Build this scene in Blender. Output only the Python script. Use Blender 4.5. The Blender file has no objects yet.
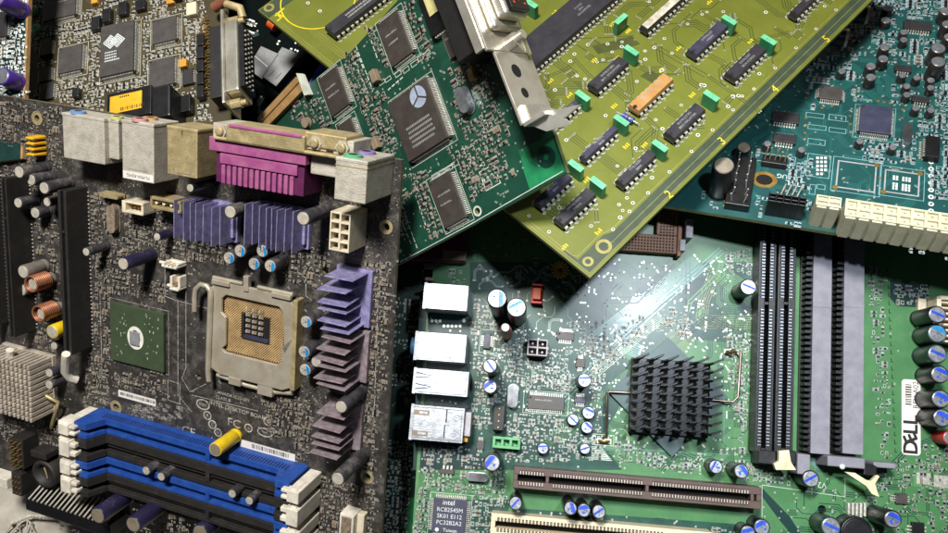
import bpy, math, random
from mathutils import Vector, Matrix
import numpy as np
random.seed(7)
PI=math.pi
S=bpy.context.scene; COL=S.collection
F=850.0; CX,CY=474.0,266.5; K=0.75; CAMZ=0.385          # focal length in photo pixels, scene scale, camera height over the table
def lin(c):
    return tuple((x/255/12.92 if x/255<=.04045 else ((x/255+.055)/1.055)**2.4) for x in c)
# ---------------------------------------------------------------- materials
MATS={}
def mat(name,c,rough=.5,metal=0,c2=None,nscale=250,namt=.35,dust=0,dustc=(150,134,115),bump=0,bscale=1500,coat=0,spec=.5,emit=None,trans=0,wave=None,dscale=180):
    if name in MATS: return MATS[name]
    m=bpy.data.materials.new(name); m.use_nodes=True; nt=m.node_tree; N=nt.nodes; Lk=nt.links
    p=N['Principled BSDF']; p.inputs['Roughness'].default_value=rough; p.inputs['Metallic'].default_value=metal
    p.inputs['Specular IOR Level'].default_value=spec
    if coat: p.inputs['Coat Weight'].default_value=coat; p.inputs['Coat Roughness'].default_value=.18 if coat!=.42 else .27
    if trans: p.inputs['Subsurface Weight'].default_value=trans; p.inputs['Subsurface Radius'].default_value=(.002,.0015,.001)
    geo=N.new('ShaderNodeNewGeometry')
    a=lin(c); b=lin(c2) if c2 else tuple(x*(1-namt) for x in a)
    nz=N.new('ShaderNodeTexNoise'); nz.inputs['Scale'].default_value=nscale; nz.inputs['Detail'].default_value=6; nz.inputs['Roughness'].default_value=.65
    Lk.new(geo.outputs['Position'],nz.inputs['Vector'])
    r=N.new('ShaderNodeValToRGB'); r.color_ramp.elements[0].position=.35; r.color_ramp.elements[1].position=.68
    r.color_ramp.elements[0].color=(*b,1); r.color_ramp.elements[1].color=(*a,1)
    Lk.new(nz.outputs['Fac'],r.inputs['Fac']); out=r.outputs['Color']
    if dust:
        n2=N.new('ShaderNodeTexNoise'); n2.inputs['Scale'].default_value=dscale; n2.inputs['Detail'].default_value=10; n2.inputs['Roughness'].default_value=.78
        Lk.new(geo.outputs['Position'],n2.inputs['Vector'])
        r2=N.new('ShaderNodeMapRange'); r2.inputs['From Min'].default_value=.62-.3*dust; r2.inputs['From Max'].default_value=.85-.3*dust
        r2.inputs['To Max'].default_value=min(1,.35+dust*.6)
        Lk.new(n2.outputs['Fac'],r2.inputs['Value'])
        mx=N.new('ShaderNodeMix'); mx.data_type='RGBA'; Lk.new(r2.outputs[0],mx.inputs[0]); Lk.new(out,mx.inputs[6]); mx.inputs[7].default_value=(*lin(dustc),1)
        out=mx.outputs[2]
        rr=N.new('ShaderNodeMapRange'); Lk.new(r2.outputs[0],rr.inputs['Value']); rr.inputs['To Min'].default_value=rough; rr.inputs['To Max'].default_value=.95
        Lk.new(rr.outputs[0],p.inputs['Roughness'])
        if metal:
            mm=N.new('ShaderNodeMapRange'); Lk.new(r2.outputs[0],mm.inputs['Value']); mm.inputs['To Min'].default_value=metal; mm.inputs['To Max'].default_value=0
            Lk.new(mm.outputs[0],p.inputs['Metallic'])
    else:
        rr=N.new('ShaderNodeMapRange'); Lk.new(nz.outputs['Fac'],rr.inputs['Value']); rr.inputs['To Min'].default_value=max(0,rough-.1); rr.inputs['To Max'].default_value=min(1,rough+.1)
        Lk.new(rr.outputs[0],p.inputs['Roughness'])
    Lk.new(out,p.inputs['Base Color'])
    if bump:
        n3=N.new('ShaderNodeTexNoise'); n3.inputs['Scale'].default_value=bscale; n3.inputs['Detail'].default_value=4
        Lk.new(geo.outputs['Position'],n3.inputs['Vector'])
        bp=N.new('ShaderNodeBump'); bp.inputs['Strength'].default_value=bump; bp.inputs['Distance'].default_value=.0003
        Lk.new(n3.outputs['Fac'],bp.inputs['Height']); Lk.new(bp.outputs['Normal'],p.inputs['Normal'])
    MATS[name]=m; return m
D=.55
mat('table',(196,190,178),.7,c2=(160,152,140),nscale=60,bump=.3,bscale=400)
# motherboard, dusty
mat('pcb_black',(54,51,48),.5,c2=(38,36,35),nscale=90,dust=.45,dustc=(124,118,110),bump=.35,dscale=230)
mat('pcb_edge',(120,110,80),.7)
mat('silk_dusty',(206,200,190),.8,nscale=900,c2=(110,102,94))
mat('trace_dusty',(78,74,70),.6)
mat('cream_dusty',(226,214,188),.6,dust=.25,bump=.2)
mat('white_plastic',(232,224,208),.5,dust=.12)
mat('steel_dusty',(204,198,184),.5,.3,dust=.55,dustc=(174,162,144),bump=.7,bscale=2200,dscale=420)
mat('steel_tan',(196,178,132),.5,.5,dust=.42,dustc=(180,160,125),bump=.4,bscale=1800)
mat('dust_side',(150,134,112),.95,bump=1,bscale=1800,nscale=700,c2=(96,84,72))
mat('pink',(160,92,130),.55,c2=(140,62,116),dust=.22,bump=.15)
mat('pink_dark',(92,24,74),.6)
mat('black_dusty',(40,37,35),.6,dust=.2,dustc=(98,88,78),bump=.3)
mat('black_groove',(14,13,13),.8)
mat('blue_slot',(36,78,152),.5,c2=(24,62,140),dust=.14,dustc=(120,130,160))
mat('blue_dark',(10,34,92),.6)
mat('fin_purple',(152,147,186),.45,.2,c2=(120,114,156),nscale=500,dust=.38,dustc=(158,150,160),bump=.3,dscale=500)
mat('fin_mauve',(162,148,154),.5,.3,c2=(124,110,116),nscale=500,dust=.26,dustc=(186,170,164),bump=.3,dscale=500)
mat('gold_pins',(232,200,146),.4,.3)
mat('socket_field',(118,90,60),.6,c2=(92,68,44),nscale=1200)
mat('frame_nickel',(204,196,178),.36,.5,c2=(184,172,150),nscale=180,dust=.22,dustc=(190,172,140),dscale=300)
mat('copper',(176,116,84),.4,.5,dust=.15)
mat('ferrite',(120,112,104),.7,dust=.4)
mat('sleeve_black',(22,22,26),.35,bump=.1,spec=.6)
mat('sleeve_dusty',(66,64,68),.5,c2=(40,38,44),dust=.42,dustc=(156,146,134),bump=.3)
mat('sleeve_indigo',(40,36,66),.4,dust=.28,dustc=(130,120,120))
mat('sleeve_purple',(74,40,150),.35)
mat('sleeve_green',(36,58,52),.35)
mat('sleeve_yellow',(232,196,30),.45,dust=.1)
mat('can_silver',(222,224,228),.3,.85,c2=(190,194,202),nscale=600)
mat('can_dusty',(212,204,188),.5,.3,dust=.3,dustc=(190,176,152),dscale=500)
mat('can_rust_shade',(150,140,122),.6,.3,dust=.5,dustc=(140,110,80))
mat('mark_blue',(36,82,214),.4)
mat('mark_cyan',(36,142,206),.4)
mat('mark_dark',(40,44,60),.5)
mat('nb_green',(66,80,58),.4,c2=(58,70,50),dust=.06)
mat('die',(176,176,180),.2,.4)
mat('epoxy',(240,238,226),.4)
mat('yellow_plastic',(236,178,18),.5)
mat('paper',(226,222,216),.7,c2=(210,204,196))
mat('ink',(24,22,24),.7)
mat('sink_cream',(206,194,178),.5,.3,dust=.4,dustc=(196,182,160),bump=.3)
# common
mat('solder',(224,222,212),.35,.45,c2=(176,174,164),nscale=900)
mat('tin_bright',(226,228,230),.22,.95,c2=(186,188,192),nscale=120)
mat('port_tin',(178,182,188),.36,.8,c2=(140,144,152),nscale=300,bump=.15)
mat('chip_black',(44,42,44),.5,c2=(36,34,36),nscale=300,bump=.12)
mat('chip_grey',(72,68,66),.5,c2=(60,56,54),nscale=300,bump=.12)
mat('chip_blue',(60,62,84),.45,c2=(48,50,70),bump=.1)
mat('chip_text',(150,148,146),.6)
mat('smd_black',(30,30,32),.4)
mat('smd_tan',(142,124,104),.6)
mat('smd_gold',(206,150,50),.5)
mat('fr4_edge',(128,134,84),.6)
mat('gold',(222,176,92),.35,.8)
mat('hole',(8,8,8),.9)
mat('lint',(168,154,136),1,nscale=2500,c2=(110,98,84))
# green computer board
mat('pcb_green',(74,124,78),.42,c2=(62,108,68),nscale=80,coat=.42,spec=.22,bump=.06,bscale=900)
mat('green_dark',(18,54,50),.42,c2=(14,46,46),coat=.42,spec=.22)
mat('green_mid',(30,76,64),.42,coat=.42,spec=.22)
mat('green_light',(92,140,92),.42,coat=.42,spec=.22)
mat('olive_line2',(104,122,66),.42,coat=.3)
mat('grey_pad',(170,176,170),.5,.3,c2=(104,110,106),nscale=500)
mat('trace_blue',(98,134,130),.4,.1,coat=.3)  # bluish silver puts the lamp's glare into the centre traces' colour
mat('silk_green',(196,212,196),.6)
mat('slot_black',(22,22,26),.38,bump=.1)
mat('slot_grey',(132,131,140),.55,c2=(112,111,122),nscale=220,bump=.15)
mat('slot_brown',(88,68,62),.5,c2=(74,56,52))
mat('slot_cream',(220,206,176),.5,c2=(204,190,160))
mat('cream_plastic',(226,216,178),.45,trans=.08)
mat('sink_black',(13,14,17),.34,.3,spec=.5)
mat('sink_chip',(58,80,80),.4,.1,c2=(48,70,70))
mat('clip_wire',(136,124,116),.35,.8)
mat('header_black',(20,20,22),.4)
mat('green_plastic',(104,176,120),.4,trans=.1)
mat('grey_plastic',(176,172,176),.5)
mat('socket_brown',(150,106,78),.55,c2=(132,92,66))
mat('magenta_dark',(104,24,78),.5)
mat('toroid_yellow',(206,168,36),.5)
mat('orange',(206,84,24),.45)
mat('red',(190,30,26),.4)
mat('jack_blue',(104,164,214),.5)
mat('jack_green',(96,170,128),.5); mat('jack_purple',(142,124,180),.5); mat('jack_yellow',(206,206,130),.5); mat('jack_pink',(206,150,150),.5); mat('jack_orange',(206,164,112),.5); mat('jack_lblue',(120,158,206),.5); mat('teal_plastic',(24,120,140),.5)
# olive board
mat('pcb_olive',(106,112,34),.45,c2=(94,100,28),nscale=60,coat=.3,bump=.08,bscale=700)
mat('olive_dark',(74,80,30),.45,c2=(62,68,26),coat=.3)
mat('olive_band',(56,70,48),.5,c2=(48,60,42),coat=.2)
mat('olive_line',(158,150,84),.45,.2)
mat('silk_yellow',(234,206,20),.6)
mat('dip_black',(50,48,54),.42,c2=(42,40,46),nscale=260,bump=.1)
mat('dip_violet',(64,60,80),.42,c2=(50,48,64),bump=.1)
mat('resnet_tan',(178,138,86),.5,c2=(166,118,60))
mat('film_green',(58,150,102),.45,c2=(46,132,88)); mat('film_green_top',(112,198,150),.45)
mat('sticker_white',(214,206,188),.6,c2=(150,140,124),nscale=500)
mat('resistor_blue',(60,84,160),.4)
# card
mat('pcb_card',(22,66,50),.42,c2=(16,54,42),nscale=70,coat=.35)
mat('card_bright',(34,128,80),.42,c2=(28,112,70),coat=.3)
mat('card_trace',(30,82,62),.42,coat=.3)
mat('silk_card',(206,210,196),.6)
mat('chip_brown',(64,58,54),.5,c2=(54,48,44),nscale=300,bump=.12)
mat('logo_silver',(176,190,214),.4,.2)
mat('bracket',(222,218,208),.3,.7,c2=(186,180,164),nscale=70,bump=.1,bscale=300)
mat('dsub_black',(30,29,29),.5,dust=.14,dustc=(92,86,78),bump=.2)
mat('window_gold',(214,204,140),.5,.2)
mat('finger_tan',(176,140,92),.5,.2,c2=(150,116,74))
# teal board
mat('pcb_teal',(16,74,72),.45,c2=(12,62,62),nscale=70,coat=.35)
mat('teal_light',(40,112,104),.45,coat=.3)
mat('silk_teal',(130,180,182),.6)
mat('ink_white',(224,230,228),.6)
mat('atx_cream',(204,200,170),.5,c2=(186,180,150),trans=.1)
mat('cap_brown',(52,44,42),.4)
# brown board
mat('pcb_brown',(66,58,32),.5,c2=(54,46,26),nscale=80,dust=.1,dustc=(120,110,84))
mat('trace_brown',(96,84,48),.5)
mat('label_yellow',(232,178,30),.5)
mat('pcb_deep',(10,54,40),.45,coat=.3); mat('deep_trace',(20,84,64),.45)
mat('blue_plastic',(20,70,200),.4); mat('tin_dark',(120,120,118),.55,.5,c2=(90,90,92)); mat('dusty_pad',(168,162,150),.6,.2,c2=(104,96,86),nscale=400); mat('teal_pad',(176,192,196),.5,.2,c2=(120,136,140),nscale=400); mat('pcb_gap_shade',(5,14,13),.95,spec=.1)
mat('pcb_strip',(18,52,48),.45,coat=.3)
mat('cord',(216,208,192),.8)
# ---------------------------------------------------------------- mesh builder (millimetres)
class MB:
    def __init__(s): s.v=[];s.f=[];s.m=[];s.sm=[];s.names=[]
    def mi(s,n):
        if n not in s.names: s.names.append(n)
        return s.names.index(n)
    def add(s,vs,fs,m,smooth=False):
        o=len(s.v); s.v+=vs; k=s.mi(m)
        for f in fs: s.f.append(tuple(i+o for i in f)); s.m.append(k); s.sm.append(smooth)
    def box(s,x0,x1,y0,y1,z0,z1,m,top=None,inset=0):
        i=inset
        vs=[(x0,y0,z0),(x1,y0,z0),(x1,y1,z0),(x0,y1,z0),(x0+i,y0+i,z1),(x1-i,y0+i,z1),(x1-i,y1-i,z1),(x0+i,y1-i,z1)]
        s.add(vs,[(0,3,2,1),(0,1,5,4),(1,2,6,5),(2,3,7,6),(3,0,4,7)]+([] if top else [(4,5,6,7)]),m)
        if top: s.add(vs[4:],[(0,1,2,3)],top)
    def obox(s,cx,cy,w,d,a,z0,z1,m,top=None):
        c,n=math.cos(a),math.sin(a); P=[(-w/2,-d/2),(w/2,-d/2),(w/2,d/2),(-w/2,d/2)]
        P=[(cx+x*c-y*n,cy+x*n+y*c) for x,y in P]; s.prism(P,z0,z1,m,top)
    def prism(s,P,z0,z1,m,top=None):
        n=len(P); vs=[(x,y,z0) for x,y in P]+[(x,y,z1) for x,y in P]
        s.add(vs,[tuple(range(n-1,-1,-1))]+[(i,(i+1)%n,n+(i+1)%n,n+i) for i in range(n)],m)
        s.add([(x,y,z1) for x,y in P],[tuple(range(n))],top or m)
    def poly(s,P,z,m): s.add([(x,y,z) for x,y in P],[tuple(range(len(P)))],m)
    def rect(s,x0,x1,y0,y1,z,m): s.poly([(x0,y0),(x1,y0),(x1,y1),(x0,y1)],z,m)
    def orect(s,x0,x1,y0,y1,z,w,m):
        s.rect(x0,x1,y0,y0+w,z,m);s.rect(x0,x1,y1-w,y1,z,m);s.rect(x0,x0+w,y0+w,y1-w,z,m);s.rect(x1-w,x1,y0+w,y1-w,z,m)
    def disc(s,x,y,r,z,m,n=16,ry=None):
        ry=ry or r; s.poly([(x+r*math.cos(2*PI*i/n),y+ry*math.sin(2*PI*i/n)) for i in range(n)],z,m)
    def ring(s,x,y,r0,r1,z,m,n=24,q=1,a=0):
        vs=[]
        for i in range(n):
            c,d=math.cos(2*PI*i/n),math.sin(2*PI*i/n); vs+=[(x+r0*c,y+(r0-(r1-r1*q if q!=1 else 0))*d if q!=1 else y+r0*d,z),(x+r1*c,y+r1*q*d,z)]
        s.add(vs,[(2*i,2*i+1,(2*i+3)%(2*n),(2*i+2)%(2*n)) for i in range(n)],m)
    def lathe(s,x,y,prof,m,n=22,cap=None,smooth=True):
        vs=[]
        for r,z in prof: vs+=[(x+r*math.cos(2*PI*i/n),y+r*math.sin(2*PI*i/n),z) for i in range(n)]
        s.add(vs,[(j*n+i,j*n+(i+1)%n,(j+1)*n+(i+1)%n,(j+1)*n+i) for j in range(len(prof)-1) for i in range(n)],m,smooth)
        r,z=prof[-1]
        if r>0: s.disc(x,y,r,z,cap or m,n)
    def cyl(s,x,y,r,z0,z1,m,n=16,cap=None): s.lathe(x,y,[(r,z0),(r,z1)],m,n,cap)
    def tube(s,path,r,m,n=8,closed=False):
        P=[Vector(p) for p in path]; k=len(P); vs=[]
        up=None
        for i in range(k):
            t=(P[(i+1)%k]-P[i-1]) if closed else (P[min(i+1,k-1)]-P[max(i-1,0)])
            t.normalize()
            if up is None: up=t.orthogonal().normalized()
            up=(up-t*up.dot(t)); up=up.normalized() if up.length>1e-6 else t.orthogonal().normalized()
            w=t.cross(up)
            vs+=[tuple(P[i]+up*(r*math.cos(2*PI*j/n))+w*(r*math.sin(2*PI*j/n))) for j in range(n)]
        R=k if closed else k-1
        fs=[(i*n+j,i*n+(j+1)%n,((i+1)%k)*n+(j+1)%n,((i+1)%k)*n+j) for i in range(R) for j in range(n)]
        s.add(vs,fs,m,True)
        if not closed: s.add(vs[:n],[tuple(range(n-1,-1,-1))],m); s.add(vs[-n:],[tuple(range(n))],m)
    def strip(s,path,w,z,m):
        n=len(path)
        if n<2: return
        L=[];R=[]
        for i in range(n):
            x,y=path[i]
            def d(a,b):
                q=(path[b][0]-path[a][0],path[b][1]-path[a][1]); l=math.hypot(*q) or 1; return (q[0]/l,q[1]/l)
            a=d(i-1,i) if i>0 else d(i,i+1); b=d(i,i+1) if i<n-1 else a
            nx,ny=-(a[1]+b[1]),(a[0]+b[0]); l=math.hypot(nx,ny) or 1; nx/=l;ny/=l
            c=max(.5,nx*-a[1]+ny*a[0]); h=w/2/c
            L.append((x+nx*h,y+ny*h,z));R.append((x-nx*h,y-ny*h,z))
        s.add(L+R,[(n+i,n+i+1,i+1,i) for i in range(n-1)],m)
    def text(s,t,x,y,size,a,z,m,sx=1,shear=0):
        V,Fs=glyphs(t); c,n=math.cos(a),math.sin(a)
        vs=[]
        for px,py in V:
            px=px*size*sx+py*size*shear; py=py*size; vs.append((x+px*c-py*n,y+px*n+py*c,z))
        s.add(vs,Fs,m)
    def build(s,name):
        me=bpy.data.meshes.new(name)
        me.from_pydata([(x*.001,y*.001,z*.001) for x,y,z in s.v],[],s.f)
        for n in s.names: me.materials.append(MATS[n])
        me.polygons.foreach_set('material_index',s.m); me.polygons.foreach_set('use_smooth',s.sm); me.update()
        return me
_G={}
def glyphs(t):
    if t in _G: return _G[t]
    cu=bpy.data.curves.new('t','FONT'); cu.body=t; cu.align_x='CENTER'; cu.align_y='CENTER'; cu.size=1; cu.resolution_u=3
    ob=bpy.data.objects.new('t',cu); COL.objects.link(ob)
    dg=bpy.context.evaluated_depsgraph_get(); me=bpy.data.meshes.new_from_object(ob.evaluated_get(dg))
    r=([(v.co.x,v.co.y) for v in me.vertices],[tuple(p.vertices) for p in me.polygons])
    bpy.data.objects.remove(ob); bpy.data.meshes.remove(me); bpy.data.curves.remove(cu)
    _G[t]=r; return r
def link(name,me,parent=None,loc=(0,0,0),rz=0,bevel=0,seg=2):
    o=bpy.data.objects.new(name,me); COL.objects.link(o); o.parent=parent
    o.location=(loc[0]*.001,loc[1]*.001,loc[2]*.001); o.rotation_euler=(0,0,rz)
    if bevel:
        b=o.modifiers.new('bevel','BEVEL'); b.width=bevel*.001; b.segments=seg; b.limit_method='ANGLE'; b.angle_limit=.7
    return o
def ray(x,y): return Vector(((x-CX)/F,-(y-CY)/F,-1.0))
def inpoly(x,y,P):
    c=False;n=len(P);j=n-1
    for i in range(n):
        if (P[i][1]>y)!=(P[j][1]>y) and x<(P[j][0]-P[i][0])*(y-P[i][1])/(P[j][1]-P[i][1])+P[i][0]: c=not c
        j=i
    return c
# ---------------------------------------------------------------- a circuit board standing in the pile
class Board:
    def __init__(s,name,label,cat,a,b,th,anchor,z,group=None):
        n=Vector((a,b,1)).normalized(); t=Vector((math.cos(th),math.sin(th),0)); u=(t-n*t.dot(n)).normalized(); v=n.cross(u)
        s.n,s.u,s.v=n,u,v; s.P0=ray(*anchor)*z*K
        o=bpy.data.objects.new(name,None); COL.objects.link(o); o.empty_display_size=.02
        M=Matrix((u,v,n)).transposed().to_4x4(); M.translation=s.P0+Vector((0,0,CAMZ)); o.matrix_world=M
        o['label']=label; o['category']=cat
        if group: o['group']=group
        s.root=o; s.g=MB(); s.occ=set(); s.occt=set(); s.ind=0; s.indn={}
        s.smd={}
    def L(s,px,py,h=0):
        d=ray(px,py); q=s.P0+s.n*(h*.001); t=q.dot(s.n)/d.dot(s.n); w=d*t-s.P0
        return (w.dot(s.u)*1000,w.dot(s.v)*1000)
    def pr(s,x,y,z):
        w=s.P0+s.u*(x*.001)+s.v*(y*.001)+s.n*(z*.001); return (CX+F*w.x/-w.z, CY-F*w.y/-w.z)
    def mm(s,px,py,h=0):                                   # millimetres per photo pixel near there
        d=ray(px,py); q=s.P0+s.n*(h*.001); t=q.dot(s.n)/d.dot(s.n); return t/F*1000
    def R(s,x0,y0,x1,y1,h=0):
        a=s.L(x0,y0,h);b=s.L(x1,y1,h); return (min(a[0],b[0]),max(a[0],b[0]),min(a[1],b[1]),max(a[1],b[1]))
    def PL(s,pts,h=0): return [s.L(x,y,h) for x,y in pts]
    def mark(s,x0,x1,y0,y1,pad=.4,t=False):
        for i in range(int((x0-pad)//.8),int((x1+pad)//.8)+1):
            for j in range(int((y0-pad)//.8),int((y1+pad)//.8)+1):
                s.occ.add((i,j))
                if t: s.occt.add((i,j))
    def free(s,x0,x1,y0,y1):
        for i in range(int(x0//.8),int(x1//.8)+1):
            for j in range(int(y0//.8),int(y1//.8)+1):
                if (i,j) in s.occ: return False
        return True
    def part(s,name,mb,parent=None,loc=(0,0,0),rz=0,bevel=0,label=None,seg=2):
        o=link(name,mb.build(name),parent or s.root,loc,rz,bevel,seg)
        if label: o['label']=label
        return o
    def plate(s,outline,holes,matn,edge='fr4_edge',thick=1.6):
        # laminate with real drilled holes
        cu=bpy.data.curves.new('c','CURVE'); cu.dimensions='2D'; cu.fill_mode='BOTH'
        def sp(P):
            q=cu.splines.new('POLY'); q.points.add(len(P)-1)
            for i,(x,y) in enumerate(P): q.points[i].co=(x,y,0,1)
            q.use_cyclic_u=True
        sp(outline)
        for x,y,r in holes: sp([(x+r*math.cos(2*PI*i/20),y+r*math.sin(2*PI*i/20)) for i in range(20)])
        ob=bpy.data.objects.new('c',cu); COL.objects.link(ob)
        dg=bpy.context.evaluated_depsgraph_get(); me=bpy.data.meshes.new_from_object(ob.evaluated_get(dg))
        V=[(v.co.x,v.co.y) for v in me.vertices]; Fc=[tuple(p.vertices) for p in me.polygons]
        bpy.data.objects.remove(ob); bpy.data.meshes.remove(me); bpy.data.curves.remove(cu)
        s.g.add([(x,y,0) for x,y in V],Fc,matn); s.g.add([(x,y,-thick) for x,y in V],Fc,matn)
        for P in [outline]+[[(x+r*math.cos(2*PI*i/20),y+r*math.sin(2*PI*i/20)) for i in range(20)] for x,y,r in holes]:
            n=len(P); s.g.add([(x,y,0) for x,y in P]+[(x,y,-thick) for x,y in P],[(i,(i+1)%n,n+(i+1)%n,n+i) for i in range(n)],edge)
    def finish(s):
        s.part('board_panel',s.g)
        for k,mb in s.smd.items():
            if mb.f:
                o=s.part(k,mb); o['kind']='stuff'
    # ---- copper and print
    def via(s,x,y,r=.38,m='solder',h='hole'):
        s.g.disc(x,y,r,.09,m,10); s.g.disc(x,y,r*.45,.12,h,8)
    def hole_ring(s,px,py,rpx,hpx,m='gold'):
        x,y=s.L(px,py); k=s.mm(px,py); s.g.ring(x,y,hpx*k,rpx*k,.06,m); s.mark(x-rpx*k,x+rpx*k,y-rpx*k,y+rpx*k); return (x,y,hpx*k)
    def bundle(s,path,k,pitch,w,m,z=.03,via=0):
        for i in range(k):
            off=(i-(k-1)/2)*pitch; Q=[]
            n=len(path)
            for j in range(n):
                def d(a,b):
                    q=(path[b][0]-path[a][0],path[b][1]-path[a][1]); l=math.hypot(*q) or 1; return (q[0]/l,q[1]/l)
                a=d(j-1,j) if j>0 else d(j,j+1); b=d(j,j+1) if j<n-1 else a
                nx,ny=-(a[1]+b[1]),(a[0]+b[0]); l=math.hypot(nx,ny) or 1; nx/=l;ny/=l; c=max(.4,nx*-a[1]+ny*a[0])
                Q.append((path[j][0]+nx*off/c,path[j][1]+ny*off/c))
            s.g.strip(Q,w,z,m)
            if via and random.random()<via: s.via(*Q[-1],.32)
            if via and random.random()<via: s.via(*Q[0],.32)
    def pbundle(s,pts,k,pitch,w,m,z=.03,via=0): s.bundle(s.PL(pts),k,pitch,w,m,z,via)
    def autoroute(s,poly,n,m,w=.16,pitch=.42,kmax=6,via=.5,step=(2,9),z=.03,rng=None):
        P=s.PL(poly); xs=[p[0] for p in P]; ys=[p[1] for p in P]; rng=rng or random
        D8=[(1,0),(1,1),(0,1),(-1,1),(-1,0),(-1,-1),(0,-1),(1,-1)]
        for _ in range(n):
            x=rng.uniform(min(xs),max(xs)); y=rng.uniform(min(ys),max(ys))
            if not inpoly(x,y,P): continue
            k=rng.randint(1,kmax); d=rng.randrange(8); path=[(x,y)]; cells=set(); ok=True
            for seg in range(rng.randint(2,5)):
                l=rng.uniform(*step); dx,dy=D8[d%8]; nn=math.hypot(dx,dy); dx/=nn;dy/=nn; good=0
                t=0
                while t<l:
                    cx,cy=x+dx*t,y+dy*t; hit=False; loc=set()
                    for q in range(k):
                        o=(q-(k-1)/2)*pitch; c=(int((cx-dy*o)//.45),int((cy+dx*o)//.45))
                        if (c in s.occt and c not in cells): hit=True
                        loc.add(c)
                    if hit or not inpoly(cx,cy,P): break
                    cells|=loc; good=t; t+=.4
                if good>1.0: x+=dx*good;y+=dy*good; path.append((x,y))
                if t<l: break
                d+=rng.choice((-1,1))
            if len(path)>1:
                s.occt|=cells; s.bundle(path,k,pitch,w,m,z,via)
    def vias(s,poly,n,r=.36,m='solder'):
        P=s.PL(poly); xs=[p[0] for p in P]; ys=[p[1] for p in P]
        for _ in range(n):
            x=random.uniform(min(xs),max(xs)); y=random.uniform(min(ys),max(ys))
            if inpoly(x,y,P) and s.free(x-r,x+r,y-r,y+r): s.via(x,y,r*random.uniform(.8,1.1),m)
    def print_line(s,pts,w,m,z=.05): s.g.strip(s.PL(pts),w,z,m)
    def text(s,t,px,py,size,deg,m,h=0.05,**k):
        x,y=s.L(px,py,h); s.g.text(t,x,y,size,math.radians(deg),h,m,**k)
    # ---- small chip parts
    def smds(s,poly,n,scale=1,silk='ink_white',big=.12,ptan=.35,run=.5,silkp=.35,pad='solder',indiv=True):
        P=s.PL(poly); xs=[p[0] for p in P]; ys=[p[1] for p in P]; a=0; c=0
        RES,CAP=s.smd.setdefault('small_chip_resistors',MB()),s.smd.setdefault('small_chip_capacitors',MB())
        while c<n and a<n*6:
            a+=1; x=round(random.uniform(min(xs),max(xs))/.8)*.8; y=round(random.uniform(min(ys),max(ys))/.8)*.8
            if not inpoly(x,y,P): continue
            hor=random.random()<.5; L=random.choice((1.0,1.2,1.6))*scale; W=L*.55; tan=random.random()<ptan
            k=random.randint(2,5) if random.random()<run else 1
            for i in range(k):
                cx,cy=(x,y+i*W*1.55) if hor else (x+i*W*1.55,y)
                hx,hy=(L/2,W/2) if hor else (W/2,L/2)
                if not inpoly(cx,cy,P) or not s.free(cx-hx,cx+hx,cy-hy,cy+hy): break
                s.mark(cx-hx,cx+hx,cy-hy,cy+hy,.05); c+=1
                key='chip_capacitor' if tan else 'chip_resistor'
                if indiv and L>=1.5*scale and s.indn.get(key,0)<50:
                    s.indn[key]=s.indn.get(key,0)+1
                    o=link(key,smdmesh(key,round(scale,2),pad),s.root,(cx,cy,0),0 if hor else PI/2)
                else:
                    smdgeo(CAP if tan else RES,cx,cy,L,W,hor,tan,pad)
                if random.random()<silkp:
                    e=.22
                    if random.random()<.5: s.g.orect(cx-hx-e,cx+hx+e,cy-hy-e,cy+hy+e,.05,.13,silk)
                    else:
                        s.g.rect(cx-hx-e-.12,cx-hx-e,cy-hy,cy+hy,.05,silk)
                if random.random()<.12:
                    for q in range(random.randint(2,4)):
                        s.g.rect(cx+hx+.5+q*.42,cx+hx+.75+q*.42,cy-.3,cy-.3+random.choice((.3,.6,.45)),.05,silk)
    # ---- components
    def cap(s,top,base,rpx,sleeve='sleeve_black',can='can_silver',mark='mark_blue',style='stripe',name='capacitor',ang=None,hmax=34,label=None,skirt=None):
        bx,by=s.L(*base); best=(1e9,1)
        for i in range(8,hmax*5):
            h=i/5; q=s.pr(bx,by,h); e=(q[0]-top[0])**2+(q[1]-top[1])**2
            if e<best[0]: best=(e,h)
        h=max(best[1],3.5); x,y=s.L(*top,h); r=rpx*s.mm(*top,h)
        m=MB(); g=min(1.2,h*.12)
        m.lathe(0,0,[(r*.97,0),(r,.3),(r,g),(r*.94,g+.25),(r*.94,g+.5),(r,g+.8),(r,h-.5),(r*.96,h-.12),(r*.89,h),(r*.86,h-.12)],sleeve,24,cap=can)
        if skirt: m.lathe(0,0,[(r*1.25,h*.1),(r*1.3,h*.75),(r*1.02,h*.85)],skirt,20)
        s.mark(x-r*.8,x+r*.8,y-r*.8,y+r*.8)
        o=s.part(name,m,loc=(x,y,0),rz=0,label=label)
        t=MB(); R=r*.84; z=0
        t.lathe(0,0,[(R,-.1),(R,.03),(R*.96,.07)],can,24,cap=can)
        a=random.uniform(0,PI) if ang is None else ang
        def seg(c0,c1,zz,mm):   # part of the disc between two parallel chords
            pts=[]; n=10
            for i in range(n+1):
                d=c0+(c1-c0)*i/n; pts.append((d*R*.95,math.sqrt(max(0,1-d*d))*R*.95))
            pts+=[(px,-py) for px,py in reversed(pts)]
            ca,sa=math.cos(a),math.sin(a); t.poly([(px*ca-py*sa,px*sa+py*ca) for px,py in pts],zz,mm)
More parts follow.
